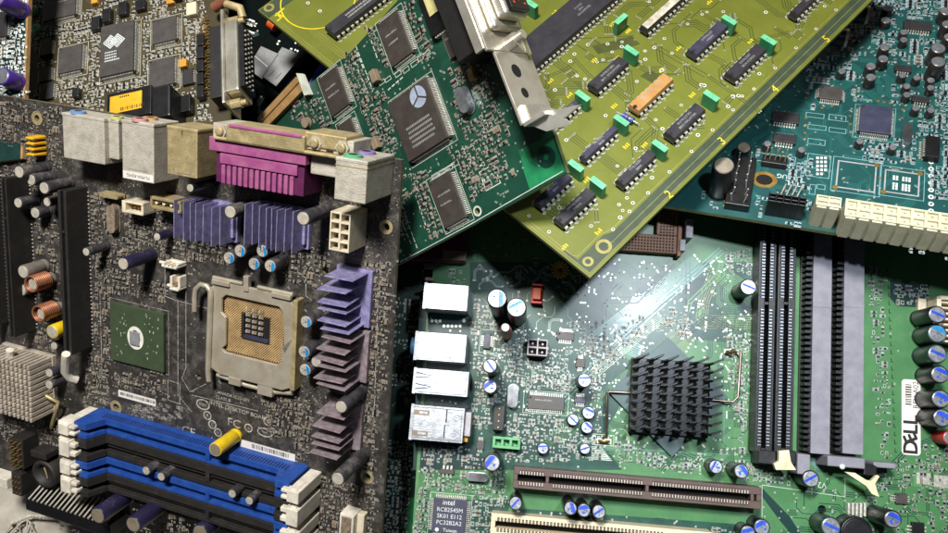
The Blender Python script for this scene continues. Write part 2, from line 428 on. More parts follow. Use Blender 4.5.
        if style=='stripe': seg(-.1,.28,.1,mark)
        elif style=='half': seg(.3,.98,.1,mark)
        elif style=='patch':
            seg(random.uniform(.1,.3),random.uniform(.6,.92),.1,mark)
            b=a+PI+random.uniform(-.6,.6); t.obox(R*.42*math.cos(b),R*.42*math.sin(b),R*random.uniform(.3,.6),R*.28,b+random.uniform(0,2),.08,.1,mark)
            if random.random()<.5: b+=1.4; t.obox(R*.5*math.cos(b),R*.5*math.sin(b),R*.3,R*.2,b,.08,.102,mark)
        if style!='none' :
            for q in range(3 if r>2 else 2):
                b=a+.5+q*PI/3*(1 if r>2 else 1.5); t.obox(0,0,R*1.5,max(.09,R*.035),b,.11+.01*q,.12+.01*q,'mark_dark')
        s.part('can_top',t,parent=o,loc=(0,0,h))
        return o
    def chip(s,rect,h=1.4,body='chip_grey',sides='NESW',pitch=.65,lead=1.1,name='flat_chip',z0=.15,silk=None,text=0,tm='chip_text',label=None,dot=True,leadm='solder'):
        x0,x1,y0,y1=rect; cx,cy=(x0+x1)/2,(y0+y1)/2; a,b=(x1-x0)/2,(y1-y0)/2
        m=MB(); m.box(-a,a,-b,b,z0,h,body,inset=.12)
        if dot: m.disc(-a+min(1,a*.3),b-min(1,a*.3),min(.4,a*.12),h+.02,'black_groove',12)
        if text:
            rows=text; rh=b*1.1/rows
            for r in range(rows):
                xx=-a*.6; yy=b*.25-r*rh*.7
                while xx<a*random.uniform(.2,.6):
                    w=random.choice((.25,.35,.45))*min(1,a/4); m.rect(xx,xx+w,yy,yy+min(.6,rh*.4)*random.choice((1,1,.6)),h+.02,tm); xx+=w+.18
        o=s.part(name,m,loc=(cx,cy,0),bevel=.12,label=label)
        l=MB(); w=pitch*.5
        def row(n0,n1,horizontal,sgn,e):
            n=max(1,int((n1-n0)/pitch)); st=(n1-n0-(n-1)*pitch)/2
            for i in range(n):
                c=n0+st+i*pitch
                prof=[(e-.05,h*.62),(e+lead*.35,h*.62),(e+lead*.55,.12),(e+lead,.12)]
                for (d0,q0),(d1,q1) in zip(prof,prof[1:]):
                    A=[(c-w/2,d0*sgn,q0),(c+w/2,d0*sgn,q0),(c+w/2,d1*sgn,q1),(c-w/2,d1*sgn,q1)]
                    if not horizontal: A=[(y,x,z) for x,y,z in A]
                    l.add(A+[(x,y,z-.14) for x,y,z in A],[(0,1,2,3),(0,4,5,1),(1,5,6,2),(2,6,7,3),(3,7,4,0)],leadm)
        mg=.5
        if 'N' in sides: row(-a+mg,a-mg,True,1,b)
        if 'S' in sides: row(-a+mg,a-mg,True,-1,b)
        if 'E' in sides: row(-b+mg,b-mg,False,1,a)
        if 'W' in sides: row(-b+mg,b-mg,False,-1,a)
        if l.f: s.part('leads',l,parent=o)
        if silk:
            e=lead+.5; s.g.orect(x0-e,x1+e,y0-e,y1+e,.05,.18,silk)
        s.mark(x0-lead,x1+lead,y0-lead,y1+lead)
        return o
    def dip(s,rect,h=4.2,body='dip_black',pitch=2.3,text=2,name='dip_chip',label=None,sticker=None,tm='chip_text',words=None):
        x0,x1,y0,y1=rect; cx,cy=(x0+x1)/2,(y0+y1)/2; a,b=(x1-x0)/2,(y1-y0)/2
        m=MB()
        # body: two frusta meeting at the parting line
        zm=h*.55
        m.box(-a,a,-b,b,zm,h,body,inset=.35); vs=[(-a+.3,-b+.3,1),(a-.3,-b+.3,1),(a-.3,b-.3,1),(-a+.3,b-.3,1),(-a,-b,zm),(a,-b,zm),(a,b,zm),(-a,b,zm)]
        m.add(vs,[(0,3,2,1),(0,1,5,4),(1,2,6,5),(2,3,7,6),(3,0,4,7)],body)
        m.disc(-a+.8,0,min(.8,b*.3),h+.02,'black_groove',14)
        if words:
            for i,wd in enumerate(words): m.text(wd,.4,(len(words)/2-i-.5)*1.5,1.25,0,h+.03,tm)
        elif text:
            for r in range(text):
                xx=-a*.55; yy=(.3 if r==0 else -1.1)*min(1,b/3)
                while xx<a*.62:
                    w=random.choice((.3,.5,.7)); m.rect(xx,xx+w,yy,yy+.8*min(1,b/3)*random.choice((1,1,.7)),h+.03,tm); xx+=w+.22
        if sticker: m.box(-a+.6,a-.6,-b+.5,b-.5,h,h+.06,sticker)
        o=s.part(name,m,loc=(cx,cy,0),bevel=.1,label=label)
        l=MB(); n=max(2,int((2*a-1)/pitch)+1); st=(2*a-(n-1)*pitch)/2
        for i in range(n):
            c=-a+st+i*pitch
            for sg in (1,-1):
                l.box(c-.62,c+.62,min(sg*(b-.1),sg*(b+.45)),max(sg*(b-.1),sg*(b+.45)),zm-.35,zm-.05,'solder')
                l.box(c-.62,c+.62,min(sg*(b+.4),sg*(b+.65)),max(sg*(b+.4),sg*(b+.65)),1.3,zm-.1,'solder')
                l.box(c-.26,c+.26,min(sg*(b+.42),sg*(b+.63)),max(sg*(b+.42),sg*(b+.63)),-.4,1.35,'solder')
                s.g.disc(cx+c,cy+sg*(b+.52),.75,.07,'solder',10)
        s.part('pins',l,parent=o,bevel=.05,seg=1)
        s.mark(x0,x1,y0-.8,y1+.8,t=True)
        return o
    def boxpart(s,name,rect,h,m,bevel=.25,z0=0,label=None,top=None):
        x0,x1,y0,y1=rect; b=MB(); b.box((x0-x1)/2,(x1-x0)/2,(y0-y1)/2,(y1-y0)/2,z0,h,m,top=top)
        s.mark(x0,x1,y0,y1); return s.part(name,b,loc=((x0+x1)/2,(y0+y1)/2,0),bevel=bevel,label=label)
    def crystal(s,rect,h=3.5,m='tin_bright',name='crystal_can'):
        x0,x1,y0,y1=rect; a,b=(x1-x0)/2,(y1-y0)/2; mb=MB(); P=[]; r=min(a,b); L=max(a,b)-r
        for i in range(24):
            t=2*PI*i/24; cx=L if math.cos(t)>0 else -L
            q=(cx+r*math.cos(t),r*math.sin(t)); P.append(q if a>=b else (-q[1],q[0]))
        mb.prism(P,.4,h,m); Q=[(x*1.12,y*1.12) for x,y in P]; mb.prism(Q,0,.5,m)
        s.mark(x0,x1,y0,y1); return s.part(name,mb,loc=((x0+x1)/2,(y0+y1)/2,0),bevel=.5,seg=3)
    def header(s,rect,nx,ny,h=2.5,pin=8,m='header_black',name='pin_header',bend=0,pm='gold'):
        x0,x1,y0,y1=rect; a,b=(x1-x0)/2,(y1-y0)/2; mb=MB(); mb.box(-a,a,-b,b,0,h,m)
        o=s.part(name,mb,loc=((x0+x1)/2,(y0+y1)/2,0),bevel=.2); p=MB()
        for i in range(nx):
            for j in range(ny):
                x=-a+(i+.5)*2*a/nx; y=-b+(j+.5)*2*b/ny; 
                bx,by=(random.uniform(-bend,bend),random.uniform(-bend,bend))
                p.tube([(x,y,h-.2),(x+bx,y+by,pin)],.3,pm,4)
        s.part('pins',p,parent=o); s.mark(x0,x1,y0,y1); return o
    def plug(s,rect,h,nx,ny,m,name='power_socket',depth=None,wall=.22,label=None,inner=None,ribs=False,pin='gold'):
        # housing with open square cells
        x0,x1,y0,y1=rect; a,b=(x1-x0)/2,(y1-y0)/2; mb=MB(); dz=depth or h*.7
        cw,ch=2*a/nx,2*b/ny; w=min(cw,ch)*wall
        for i in range(nx+1):
            x=-a+i*cw; xa=max(-a,x-w/2) if i else -a; xb=min(a,x+w/2) if i<nx else a
            if i==0: xb=-a+w*.75
            if i==nx: xa=a-w*.75
            mb.box(xa,xb,-b,b,0,h,m)
        for j in range(ny+1):
            y=-b+j*ch; ya=y-w/2; yb=y+w/2
            if j==0: ya,yb=-b,-b+w*.75
            if j==ny: ya,yb=b-w*.75,b
            for i in range(nx): 
                mb.box(-a+i*cw+w/2+.001,-a+(i+1)*cw-w/2-.001,ya+.003,yb-.003,0,h-.02,m)
        mb.box(-a+.05,a-.05,-b+.05,b-.05,0,h-dz,inner or m)
        if ribs:
            for i in range(nx): mb.box(-a+(i+.12)*cw,-a+(i+.88)*cw,-b-.55,-b+.1,0,h-.6,m); 
        o=s.part(name,mb,loc=((x0+x1)/2,(y0+y1)/2,0),bevel=.12,label=label)
        p=MB()
        for i in range(nx):
            for j in range(ny): p.box(-a+(i+.5)*cw-.35,-a+(i+.5)*cw+.35,-b+(j+.5)*ch-.35,-b+(j+.5)*ch+.35,h-dz,h-dz+dz*.6,pin)
        s.part('pins',p,parent=o); s.mark(x0,x1,y0,y1); return o
    def slot(s,rect,h,m,axis='x',groove='black_groove',tick='gold',pitch=1.0,name='card_slot',keys=(),label=None,tickw=.5,gw=.2,rowin=.14,bevel=.2):
        # long edge connector: two rails, a groove between them and rows of contacts
        x0,x1,y0,y1=rect; a,b=(x1-x0)/2,(y1-y0)/2; sw=axis=='y'
        if sw: a,b=b,a
        mb=MB()
        def bx(xa,xb,ya,yb,za,zb,mm):
            if sw: mb.box(-yb,-ya,xa,xb,za,zb,mm)
            else: mb.box(xa,xb,ya,yb,za,zb,mm)
        g=b*2*gw/2
        bx(-a,a,g,b,0,h,m); bx(-a,a,-b,-g,0,h,m); bx(-a+.02,a-.02,-g+.002,g-.002,0,h*.35,groove)
        bx(-a,-a+1.6,-g+.001,g-.001,0,h-.01,m); bx(a-1.6,a,-g+.001,g-.001,0,h-.01,m)
        for k in keys: bx(-a+2*a*k-.6,-a+2*a*k+.6,-g+.001,g-.001,0,h-.01,m)
        n=int((2*a-4)/pitch); yy=b-(b-g)*.5; tw=(b-g)*rowin*2
        for i in range(n):
            x=-a+2+(i+.5)*pitch
            if any(abs(x-(-a+2*a*k))<1.4 for k in keys): continue
            for sg in (1,-1):
                X0,X1,Y0,Y1=x-pitch*.3,x+pitch*.3,min(sg*(g+.02),sg*(g+tickw*(b-g))),max(sg*(g+.02),sg*(g+tickw*(b-g)))
                if sw: X0,X1,Y0,Y1=-Y1,-Y0,X0,X1
                mb.rect(X0,X1,Y0,Y1,h+.02,'hole')
                X0,X1=x-pitch*.14,x+pitch*.14; Y0,Y1=min(sg*(g+.15),sg*(g+tickw*(b-g)*.8)),max(sg*(g+.15),sg*(g+tickw*(b-g)*.8))
                if sw: X0,X1,Y0,Y1=-Y1,-Y0,X0,X1
                mb.rect(X0,X1,Y0,Y1,h+.04,tick)
        s.mark(x0,x1,y0,y1)
        return s.part(name,mb,loc=((x0+x1)/2,(y0+y1)/2,0),bevel=bevel,label=label)
    def sticker(s,quad_tl,quad_br,name='paper_label',m='paper',r=.8,bars=None,words=(),h=.1,vertical=False,label=None):
        x0,x1,y0,y1=s.R(*quad_tl,*quad_br); a,b=(x1-x0)/2,(y1-y0)/2; mb=MB(); P=[]
        for cx,cy,t0 in ((a-r,b-r,0),(-a+r,b-r,90),(-a+r,-b+r,180),(a-r,-b+r,270)):
            for q in range(4): t=math.radians(t0+q*30); P.append((cx+r*math.cos(t),cy+r*math.sin(t)))
        mb.prism(P,.06,.06+h,m)
        if bars:
            bx0,bx1,by0,by1=[q for q in bars]
            if vertical:
                y=by0*b
                while y<by1*b:
                    w=random.choice((.2,.3,.5)); mb.rect(bx0*a,bx1*a,y,y+w,.08+h,'ink'); y+=w+random.choice((.22,.4))
            else:
                x=bx0*a
                while x<bx1*a:
                    w=random.choice((.16,.25,.4)); mb.rect(x,x+w,by0*b,by1*b,.08+h,'ink'); x+=w+random.choice((.2,.35))
        for i,(t,fx,fy,size,deg,sh) in enumerate(words): mb.text(t,fx*a,fy*b,size,math.radians(deg),.09+h+i*.004,'ink',shear=sh)
        s.mark(x0,x1,y0,y1); return s.part(name,mb,loc=((x0+x1)/2,(y0+y1)/2,0),label=label)
def smdgeo(mb,cx,cy,L,W,hor,tan,pad):
    def bx(x0,x1,y0,y1,z0,z1,m):
        if hor: mb.box(cx+x0,cx+x1,cy+y0,cy+y1,z0,z1,m)
        else: mb.box(cx+y0,cx+y1,cy+x0,cy+x1,z0,z1,m)
    H=W*(.9 if tan else .6)
    bx(-L*.3,L*.3,-W/2,W/2,.05,H,'smd_tan' if tan else 'smd_black')
    bx(-L*.5,-L*.28,-W/2-.01,W/2+.01,.05,H+.02,pad); bx(L*.28,L*.5,-W/2-.01,W/2+.01,.05,H+.02,pad)
    bx(-L*.78,-L*.3,-W*.66,W*.66,.02,.14,pad); bx(L*.3,L*.78,-W*.66,W*.66,.02,.14,pad)
_SM={}
def smdmesh(key,scale,pad):
    k=(key,scale,pad)
    if k not in _SM:
        mb=MB(); smdgeo(mb,0,0,1.7*scale,.9*scale,True,key=='chip_capacitor',pad); _SM[k]=mb.build(key)
    return _SM[k]
def jit(*a): return tuple(x+random.uniform(-.3,.3) for x in a)
# ================================================================ dusty black motherboard (front left)
def board_a():
    b=Board('motherboard','dusty black motherboard with blue memory slots and purple cooling fins, front left','circuit board',-.36,-.257,-.101,(400,200),.36)
    tl=b.L(-150,66); tr=b.L(402,160); br=b.L(379,580); bl=b.L(15,478)
    xr=(tr[0]+br[0])/2; yt=(tl[1]+tr[1])/2*0+b.L(215,128)[1]
    yt=b.L(30,99)[1]
    out=[(tl[0],yt),(tl[0],bl[1]),(b.L(130,500)[0],bl[1]),(b.L(130,500)[0],br[1]),(br[0],br[1]),(tr[0],tr[1])]
    holes=[b.hole_ring(*q,'steel_tan') for q in ((386,227,7.5,4),(37,118,7,3.2),(116,407,7,3.5),(367,477,7.5,4))]
    holes.append((*b.L(325,271),1.2)); holes.append((*b.L(199,377),.9)); 
    b.plate(out,holes,'pcb_black','pcb_edge')
    g=b.g
    # --- jack panel blocks
    def port(name,tl,br,h,m,jacks=(),extra=None,label=None):
        r=b.R(*tl,*br,h); x0,x1,y0,y1=r; a,c=(x1-x0)/2,(y1-y0)/2
        mb=MB(); mb.box(-a,a,-c,c,0,h,m); mb.box(-a-.15,a+.15,c-1.2,c+.02,.3,h+.12,m)
        o=b.part(name,mb,loc=((x0+x1)/2,(y0+y1)/2,0),bevel=.3,label=label)
        if extra: extra(MB(),a,c,h,o)
        for (fx,fz,rr,jm) in jacks:
            j=MB(); j.tube([(fx*a,c-.1,fz*h),(fx*a,c+.9,fz*h)],rr,jm,18); j.tube([(fx*a,c+.85,fz*h),(fx*a,c+.95,fz*h)],rr*.5,'hole',12)
            b.part('jack',j,parent=o)
        b.mark(x0,x1,y0,y1,1); return o
    port('audio_block',(62,112),(105,165),11,'steel_dusty',[(-.45,.8,2.6,'jack_lblue')],label='dusty steel jack block with a blue jack')
    port('jack_block',(108,118.5),(119,160),9,'steel_dusty',[(0,.8,2.2,'jack_yellow')])
    def pslabel(mb,a,c,h,o):
        mb.rect(-a+.2,a-.15,-c+.3,-c+2.9,h+.05,'paper'); mb.text('PS-PNX-REMG',0,-c+1.6,1.5,PI,h+.08,'ink'); mb.poly([(-a*.6,-c+3.6),(a*.6,-c+3.6),(a*.6,-c+3.8),(-a*.6,-c+3.8)],h+.04,'dust_side'); b.part('paper_label',mb,parent=o)
    port('socket_block',(121.5,119),(154,184),13,'steel_dusty',[(-.1,.85,2.6,'jack_pink'),(-.1,.45,2.4,'jack_orange')],pslabel,label='dusty steel jack block with a white strip label')
    def notch(mb,a,c,h,o):
        mb.poly([(-.2,c*.95),(.35,c*.95),(.1,c*.6),(0,c*.6)],h+.05,'hole'); mb.rect(-a*.6,a*.6,-c*.9,-c*.86,h+.04,'dust_side'); mb.rect(-a*.6,-a*.53,-c*.86,-c*.7,h+.04,'dust_side'); mb.rect(a*.53,a*.6,-c*.86,-c*.7,h+.04,'dust_side'); b.part('slit',mb,parent=o)
    port('socket_block',(167,125),(197,179),14,'steel_tan',[],notch,label='tan steel jack block with a slit near its top')
    def seam(mb,a,c,h,o):
        mb.box(-a-.1,a+.1,c*.62,c*.66,0,h+.14,'steel_tan'); b.part('seam',mb,parent=o)
    port('audio_block',(336,156.5),(365,204.5),19,'steel_dusty',[(-.25,.82,2.9,'jack_green'),(-.25,.35,2.9,'jack_purple')],seam,label='tall dusty jack block with green and purple jacks')
    # printer connector
    h=12; x0,x1,y0,y1=b.R(214,123,305,146,h); a,c=(x1-x0)/2,(y1-y0)/2
    # pink body, ribbed
    h2=13; px0,px1,py0,py1=b.R(209,136,304,198,h2)
    mb=MB(); mb.box(px0+2,px1-1,py0,py1-3.2,0,h2-1.2,'pink_dark'); mb.box(px0,px1,py1-4.4,py1,1,h2,'pink'); mb.box(px0+4,px1-3,py1-8.2,py1-4.9,1,h2-.2,'pink')
    n=13; wv=(px1-px0-8)/n
    for i in range(n): mb.box(px0+4.5+i*wv,px0+4.5+i*wv+wv*.66,py0,py1-8.6,1,h2-.35,'pink')
    o=b.part('printer_connector',mb,bevel=.2,label='pink ribbed printer connector with a dusty steel rim'); b.mark(px0,px1,py0,py1)
    mb=MB(); hh=14.5; q=b.R(226,124,304,153,hh); mb.box(q[0],q[1],q[2],q[3],2,hh,'steel_tan'); mb.box(q[0]+1,q[1]-1,q[3]-.9,q[3]+.25,hh-.6,hh+.3,'pink'); mb.box(q[0]-5,q[1]+14,q[2]-.3,q[2]+.8,0,hh-.2,'steel_tan')
    b.part('connector_shell',mb,parent=o,bevel=.4)
    for qx in ((219,131),(314,143),(341,148)):
        mb=MB(); x,y=b.L(*qx,14); mb.cyl(x,y,2.3,1,13.5,'steel_dusty',6); mb.lathe(x,y,[(1.5,13.5),(1.5,14.4),(.8,14.5)],'steel_tan',14); mb.box(x-3.4,x+3.4,y-2.4,y+2.2,0,12.4,'steel_dusty'); b.part('screw_post',mb,parent=o,bevel=.25)
    mb=MB(); q=b.R(305,131,346,152,13); mb.box(q[0],q[1],q[2],q[3],1,13.2,'steel_tan'); mb.box(q[0]+1,q[1]-4,q[2]-9,q[2]-.2,0,10.5,'steel_dusty'); b.part('bracket',mb,parent=o,bevel=.4)
    mb=MB(); q=b.R(331,151,345,180,6); mb.box(q[0],q[1],q[2],q[3],0,6,'teal_plastic'); b.part('monitor_connector',mb,bevel=.3,label='teal connector between the pink one and the jack block')
    # clear latch & blob
    # --- power plug 2x4
    b.plug(b.R(330.5,211,348.5,253.5,12),12,2,4,'cream_dusty',depth=7,label='cream eight hole power socket',inner='dust_side',pin='dust_side')
    # fan headers
    mb=MB(); x0,x1,y0,y1=b.R(122,200,143,216,7); 
    mb.box(x0,x1,y0,y0+.9,0,7,'cream_dusty'); mb.box(x0,x1,y1-.7,y1,0,7,'cream_dusty'); mb.box(x0,x0+1.6,y0,y1,0,7.2,'cream_dusty'); mb.box(x1-1,x1,y0,y1,0,6.8,'cream_dusty'); mb.box(x0,x1,y0,y1,0,1.6,'cream_dusty'); mb.box(x0-.5,x0-.02,y0+1.5,y0+3.4,2.2,6,'red')
    o=b.part('fan_header',mb,bevel=.15,label='cream fan header'); b.mark(x0,x1,y0,y1)
    p=MB(); 
    for i in range(3): p.tube([(x0+2.6+i*1.7,(y0+y1)/2,1),(x0+2.6+i*1.7,(y0+y1)/2,6)],.3,'gold',6)
    b.part('pins',p,parent=o)
    mb=MB(); x0,x1,y0,y1=b.R(150,196,181,214,8)
    mb.box(x0,x1,y0,y0+1,0,8,'steel_tan'); mb.box(x0,x1,y1-1,y1,0,8,'steel_tan'); mb.box(x0,x0+.8,y0,y1,0,8,'steel_tan'); mb.box(x1-.8,x1,y0,y1,0,8,'steel_tan'); mb.box(x0,x1,y0,y1,0,1.2,'dust_side')
    o=b.part('drive_power_header',mb,bevel=.15,label='tan shrouded four pin header'); b.mark(x0,x1,y0,y1); p=MB()
    for i in range(4): p.tube([(x0+1.8+i*(x1-x0-3.6)/3,(y0+y1)/2,1),(x0+1.8+i*(x1-x0-3.6)/3,(y0+y1)/2,7)],.6,'cream_dusty',8)
    b.part('pins',p,parent=o)
    b.crystal(b.R(99,191.5,118,200,3.5),3.5,'steel_tan'); b.crystal(b.R(106,205,115,234,3),3,'dust_side')
    # --- cooling fins, upright plates across the top
    def finrow(lst,y0p,y1p,h,m,label,tilt=0):
        o=None; base=None
        pts=[b.L(x,(y0p+y1p)/2,h) for x in lst]; X0=min(p[0] for p in pts); X1=max(p[0] for p in pts); 
        ya=b.L(lst[0],y0p,h)[1]; yb=b.L(lst[0],y1p,h)[1]; sl=(b.L(lst[-1],y0p+ (lst[-1]-lst[0])*.16,h)[1]-ya)
        mb=MB(); mb.box(X0-.5,X1+1.5,yb,ya,0,2.2,m); mb.box(X0,X1+1,yb+2,ya-2,2.2,4,m)
        o=b.part('heat_sink',mb,bevel=.2,label=label); b.mark(X0,X1,yb,ya,1)
        for i,(x,y) in enumerate(pts):
            f=MB(); d=random.uniform(-.35,.35); e=random.uniform(-.5,.5)
            vs=[(-.16,yb+e,2),(.16,yb+e,2),(.16,ya+e,2),(-.16,ya+e,2),(-.16+d,yb+e,h),(.14+d,yb+e,h),(.14+d*.4,ya+e,h),(-.16+d*.4,ya+e,h)]
            f.add(vs,[(0,3,2,1),(0,1,5,4),(1,2,6,5),(2,3,7,6),(3,0,4,7),(4,5,6,7)],m); b.part('fin',f,parent=o,loc=(x,0,0),bevel=.12)
    finrow([174,183,190,196,203.5,212,220],199,238,10,'fin_purple','purple finned heat sink left of the round can')
    finrow([245,252,259,265.5,271,277,285,293],203,245,10,'fin_purple','purple finned heat sink right of the round can')
    def finstack(lst,x0p,x1p,h,ms,label):
        # plates stacked down the page; x0p,x1p: tips of the free edge
        A=[b.L(x0p+dx,y,h) for (y,dx,m) in lst]; w=[b.L(x1p+dx,y+7,h) for (y,dx,m) in lst]
        Y0=min(a[1] for a in A);Y1=max(a[1] for a in A); X0=min(a[0] for a in A);X1=max(q[0] for q in w)
        mb=MB(); mb.box(X0+1,X1+1.5,Y0-1,Y1+1,0,2.2,lst[-1][2]); o=b.part('heat_sink',mb,bevel=.2,label=label); b.mark(X0,X1,Y0,Y1,1)
        for i,((y,dx,m),p,q) in enumerate(zip(lst,A,w)):
            f=MB(); e=random.uniform(-.45,.45); sk=random.uniform(-.5,.5)
            L=q[0]-p[0]
            vs=[(0,-.22,2),(L,-.22,2),(L,.22,2),(0,.22,2),(0,-.22+e+sk,h),(L,-.22+e,h),(L,.2+e,h),(0,.2+e+sk,h)]
            f.add(vs,[(0,3,2,1),(0,1,5,4),(1,2,6,5),(2,3,7,6),(3,0,4,7),(4,5,6,7)],m); b.part('fin',f,parent=o,loc=(p[0],p[1],0),bevel=.12)
    P,Mv='fin_purple','fin_mauve'
    finstack([(276,7,P),(288,0,P),(300,0,P),(308.5,0,P),(320,0,P),(328,3,P)],317,346,13,P,'stack of purple cooling fins beside the processor socket')
    finstack([(338,5,Mv),(348,0,Mv),(359,-2,Mv),(366,1,Mv),(378,-3,Mv),(384,0,Mv)],316,345,13,Mv,'stack of mauve cooling fins between two round cans')
    finstack([(412,3,Mv),(425,-1,Mv),(437,-2,Mv),(444,-2,Mv),(453,-4,Mv)],313,341,13,Mv,'lowest stack of mauve cooling fins')
    # --- capacitors
    C=b.cap
    for t,bs,r in (((230,212),(248,205),7),((303,218.5),(328,208),7.5),((19,172),(47,168),6.5),((31,180),(52,175),6),((44,188),(70,181),6.5),((18,203),(37,197),5.5),((47,202),(61,199),5),((35,213),(48,208),6),
                   ((341,407),(364,393),7),((337.6,479),(366,456),7.5),((49,373),(64,367),5),((49,385),(64,378),5)):
        C(t,bs,r,'sleeve_dusty','can_dusty',style='none',ang=random.uniform(0,3),hmax=24)
    C((157,237),(172,231),4.3,'sleeve_indigo','can_dusty',style='none'); C((190,188),(214,184),4.5,'sleeve_black','can_dusty',style='none')
    C((123,264),(155,262),6.8,'sleeve_indigo','can_dusty',style='none',label='dark indigo can left of the processor socket'); C((86,252),(108,249),4.5,'sleeve_dusty','can_dusty',style='none')
    for t in ((229,258),(240,251),(254,264),(262,251),(270,266),(306,322),(304,352),(305,370)): C(t,(t[0]+13,t[1]-7),7,'sleeve_dusty','can_dusty','mark_cyan',style='half',ang=.1+random.uniform(-.2,.2))
    C((316,362),(326,357),6,'sleeve_dusty','can_dusty',style='none')
    for t,bs in (((97.5,516),(131,498)),((133,525),(168,506)),((200,533),(214,521))): C(t,bs,9,'sleeve_indigo','can_rust_shade',style='none',label='large indigo can at the lower edge')
    for t,bs in (((146,471),(165,459)),((161,477),(180,465)),((232,494),(251,483)),((249,501),(268,490))): C(t,bs,4.8,'sleeve_dusty','can_dusty',style='none')
    C((215,450),(236,434),7.4,'sleeve_yellow','can_rust_shade',style='none',label='yellow can beside the upper blue memory slot')
    # coils
    for t,bs,r in (((33,284),(52,278),6.5),((42,314),(60,306),6.5)):
        C(t,bs,r,'ferrite','can_dusty',style='none',name='choke_coil')
    for t,bs,r in (((44,280),(52,277.5),7.6),((51,310),(59,306.5),7.6)):
        bx=b.L(*bs); mb=MB(); k=b.mm(*bs)*r
        h0=2; 
        for i in range(9): 
            z=3+i*.85; mb.tube([(bx[0]+k*math.cos(q*PI/9),bx[1]+k*math.sin(q*PI/9),z) for q in range(18)],.4,'copper',6,closed=True)
        b.part('copper_winding',mb)
    C((23,272),(46,268),7,'ferrite','can_dusty',style='none'); C((21,290),(33,286),6.5,'ferrite','can_dusty',style='none')
    C((52,332),(68,326),7.2,'sleeve_yellow','can_dusty',style='none',label='squat yellow can in the left column'); C((54,346),(62,342),4.5,'sleeve_dusty','can_dusty',style='none')
    # --- processor socket
    fr=b.R(211,279,292,393,4.2); x0,x1,y0,y1=fr; 
    mb=MB(); ix0,ix1,iy0,iy1=b.R(222,294,281,366,4.2); c=1.6
    def frame(pin,pout,z0,z1,m,mbb):
        n=len(pin); vs=[(x,y,z1) for x,y in pout]+[(x,y,z1) for x,y in pin]+[(x,y,z0) for x,y in pout]+[(x,y,z0) for x,y in pin]
        fs=[]
        for i in range(n):
            j=(i+1)%n; fs+=[(i,j,n+j,n+i),(2*n+i,2*n+j,j,i),(n+i,n+j,3*n+j,3*n+i)]
        mbb.add(vs,fs,m)
    ym=(iy0+iy1)/2
    pin=[(ix0+c,iy0),(ix1-c,iy0),(ix1,iy0+c),(ix1,ym-3),(ix1+1,ym-4.5),(ix1+.01,iy1-c),(ix1-c,iy1),(ix0+c,iy1),(ix0,iy1-c),(ix0,ym+4),(ix0+1.8,ym+2.4),(ix0+1.8,ym-8),(ix0,ym-10),(ix0,iy0+c)]
    def proj(p):
        x,y=p; return p
    pout=[(x0+4,y0),(x1-4,y0),(x1,y0+2),(x1,ym-3),(x1,ym+1),(x1,y1-4),(x1-3,y1),(x0+3,y1),(x0,y1-3),(x0,ym+4),(x0,ym+2),(x0,ym-8),(x0,ym-10),(x0,y0+2)]
    frame(pin,pout,3.4,4.4,'frame_nickel',mb)
    o=b.part('processor_socket',mb,bevel=.3,label='square processor socket in a nickel frame, field of gold pins'); b.mark(x0-2,x1+2,y0-2,y1+2)
    mb=MB(); mb.box(x0+.6,x1-.6,y0+.6,y1-.6,0,2.2,'black_dusty'); b.part('socket_base',mb,parent=o,bevel=.3)
    mb=MB(); mb.rect(ix0-.5,ix1+.5,iy0-.5,iy1+.5,2.3,'socket_field'); b.part('pin_field',mb,parent=o)
    wx0,wx1,wy0,wy1=b.R(243,313,269,343,2.5); pn=MB(); pit=.92
    yy=iy0+.3; r_=0
    while yy<iy1-.2:
        xx=ix0+.3+(r_%2)*pit/2
        while xx<ix1-.2:
            if not (wx0-.6<xx<wx1+.6 and wy0-.6<yy<wy1+.6): pn.box(xx-.24,xx+.24,yy-.16,yy+.16,2.3,2.75,'gold_pins')
            xx+=pit
        yy+=pit/2*1.05; r_+=1
    b.part('contact_pins',pn,parent=o)
    mb=MB(); mb.box(wx0,wx0+1,wy0,wy1,2.2,3.3,'black_dusty'); mb.box(wx0+1,wx1,wy0,wy0+1.2,2.2,3.3,'chip_blue'); mb.rect(wx0+1,wx1,wy0+1.2,wy1,2.35,'hole')
    for i in range(3):
        for j in range(5): X=wx0+2.4+i*2.6; Y=wy0+2.6+j*2.05; mb.box(X-.9,X+.9,Y-.45,Y+.45,2.35,3.0,'smd_tan'); mb.box(X-.9,X-.4,Y-.47,Y+.47,2.35,3.05,'solder')
    b.part('centre_window',mb,parent=o)
    mb=MB(); z=5.2
    mb.tube([(x0+1,y1+.8,z-1),(x0+13,y1+.8,z-1)],.8,'frame_nickel'); mb.tube([(x0+19,y1+.8,z-1),(x1-1,y1+.8,z-1)],.8,'frame_nickel'); mb.box(x0+13.5,x0+15.5,y1-1.5,y1+4,3,5,'frame_nickel')
    mb.box(x0+1,x0+8,y1-1.2,y1+.4,3.8,5.4,'frame_nickel'); mb.box(x1-9,x1-1.5,y1-1.2,y1+.4,3.8,5.4,'frame_nickel'); mb.box(x1-.8,x1+1,y0+1,y1-1,0,4.6,'steel_tan')
    mb.box(x0+8,x0+13,y0-2.6,y0+.3,2.6,4.6,'frame_nickel'); mb.box(x1-14,x1-8,y0-3.8,y0+.3,2.2,4.2,'frame_nickel'); mb.tube([(x0+2,y0-1.2,2.5),(x0+9,y0-1.5,3),(x0+14,y0-2.4,2.4),(x1-9,y0-2.6,2),(x1-1,y0-1,2.4)],.9,'frame_nickel')
    b.part('hinge',mb,parent=o,bevel=.2)
    mb=MB(); L5=lambda x,y:(*b.L(x,y,5),5)
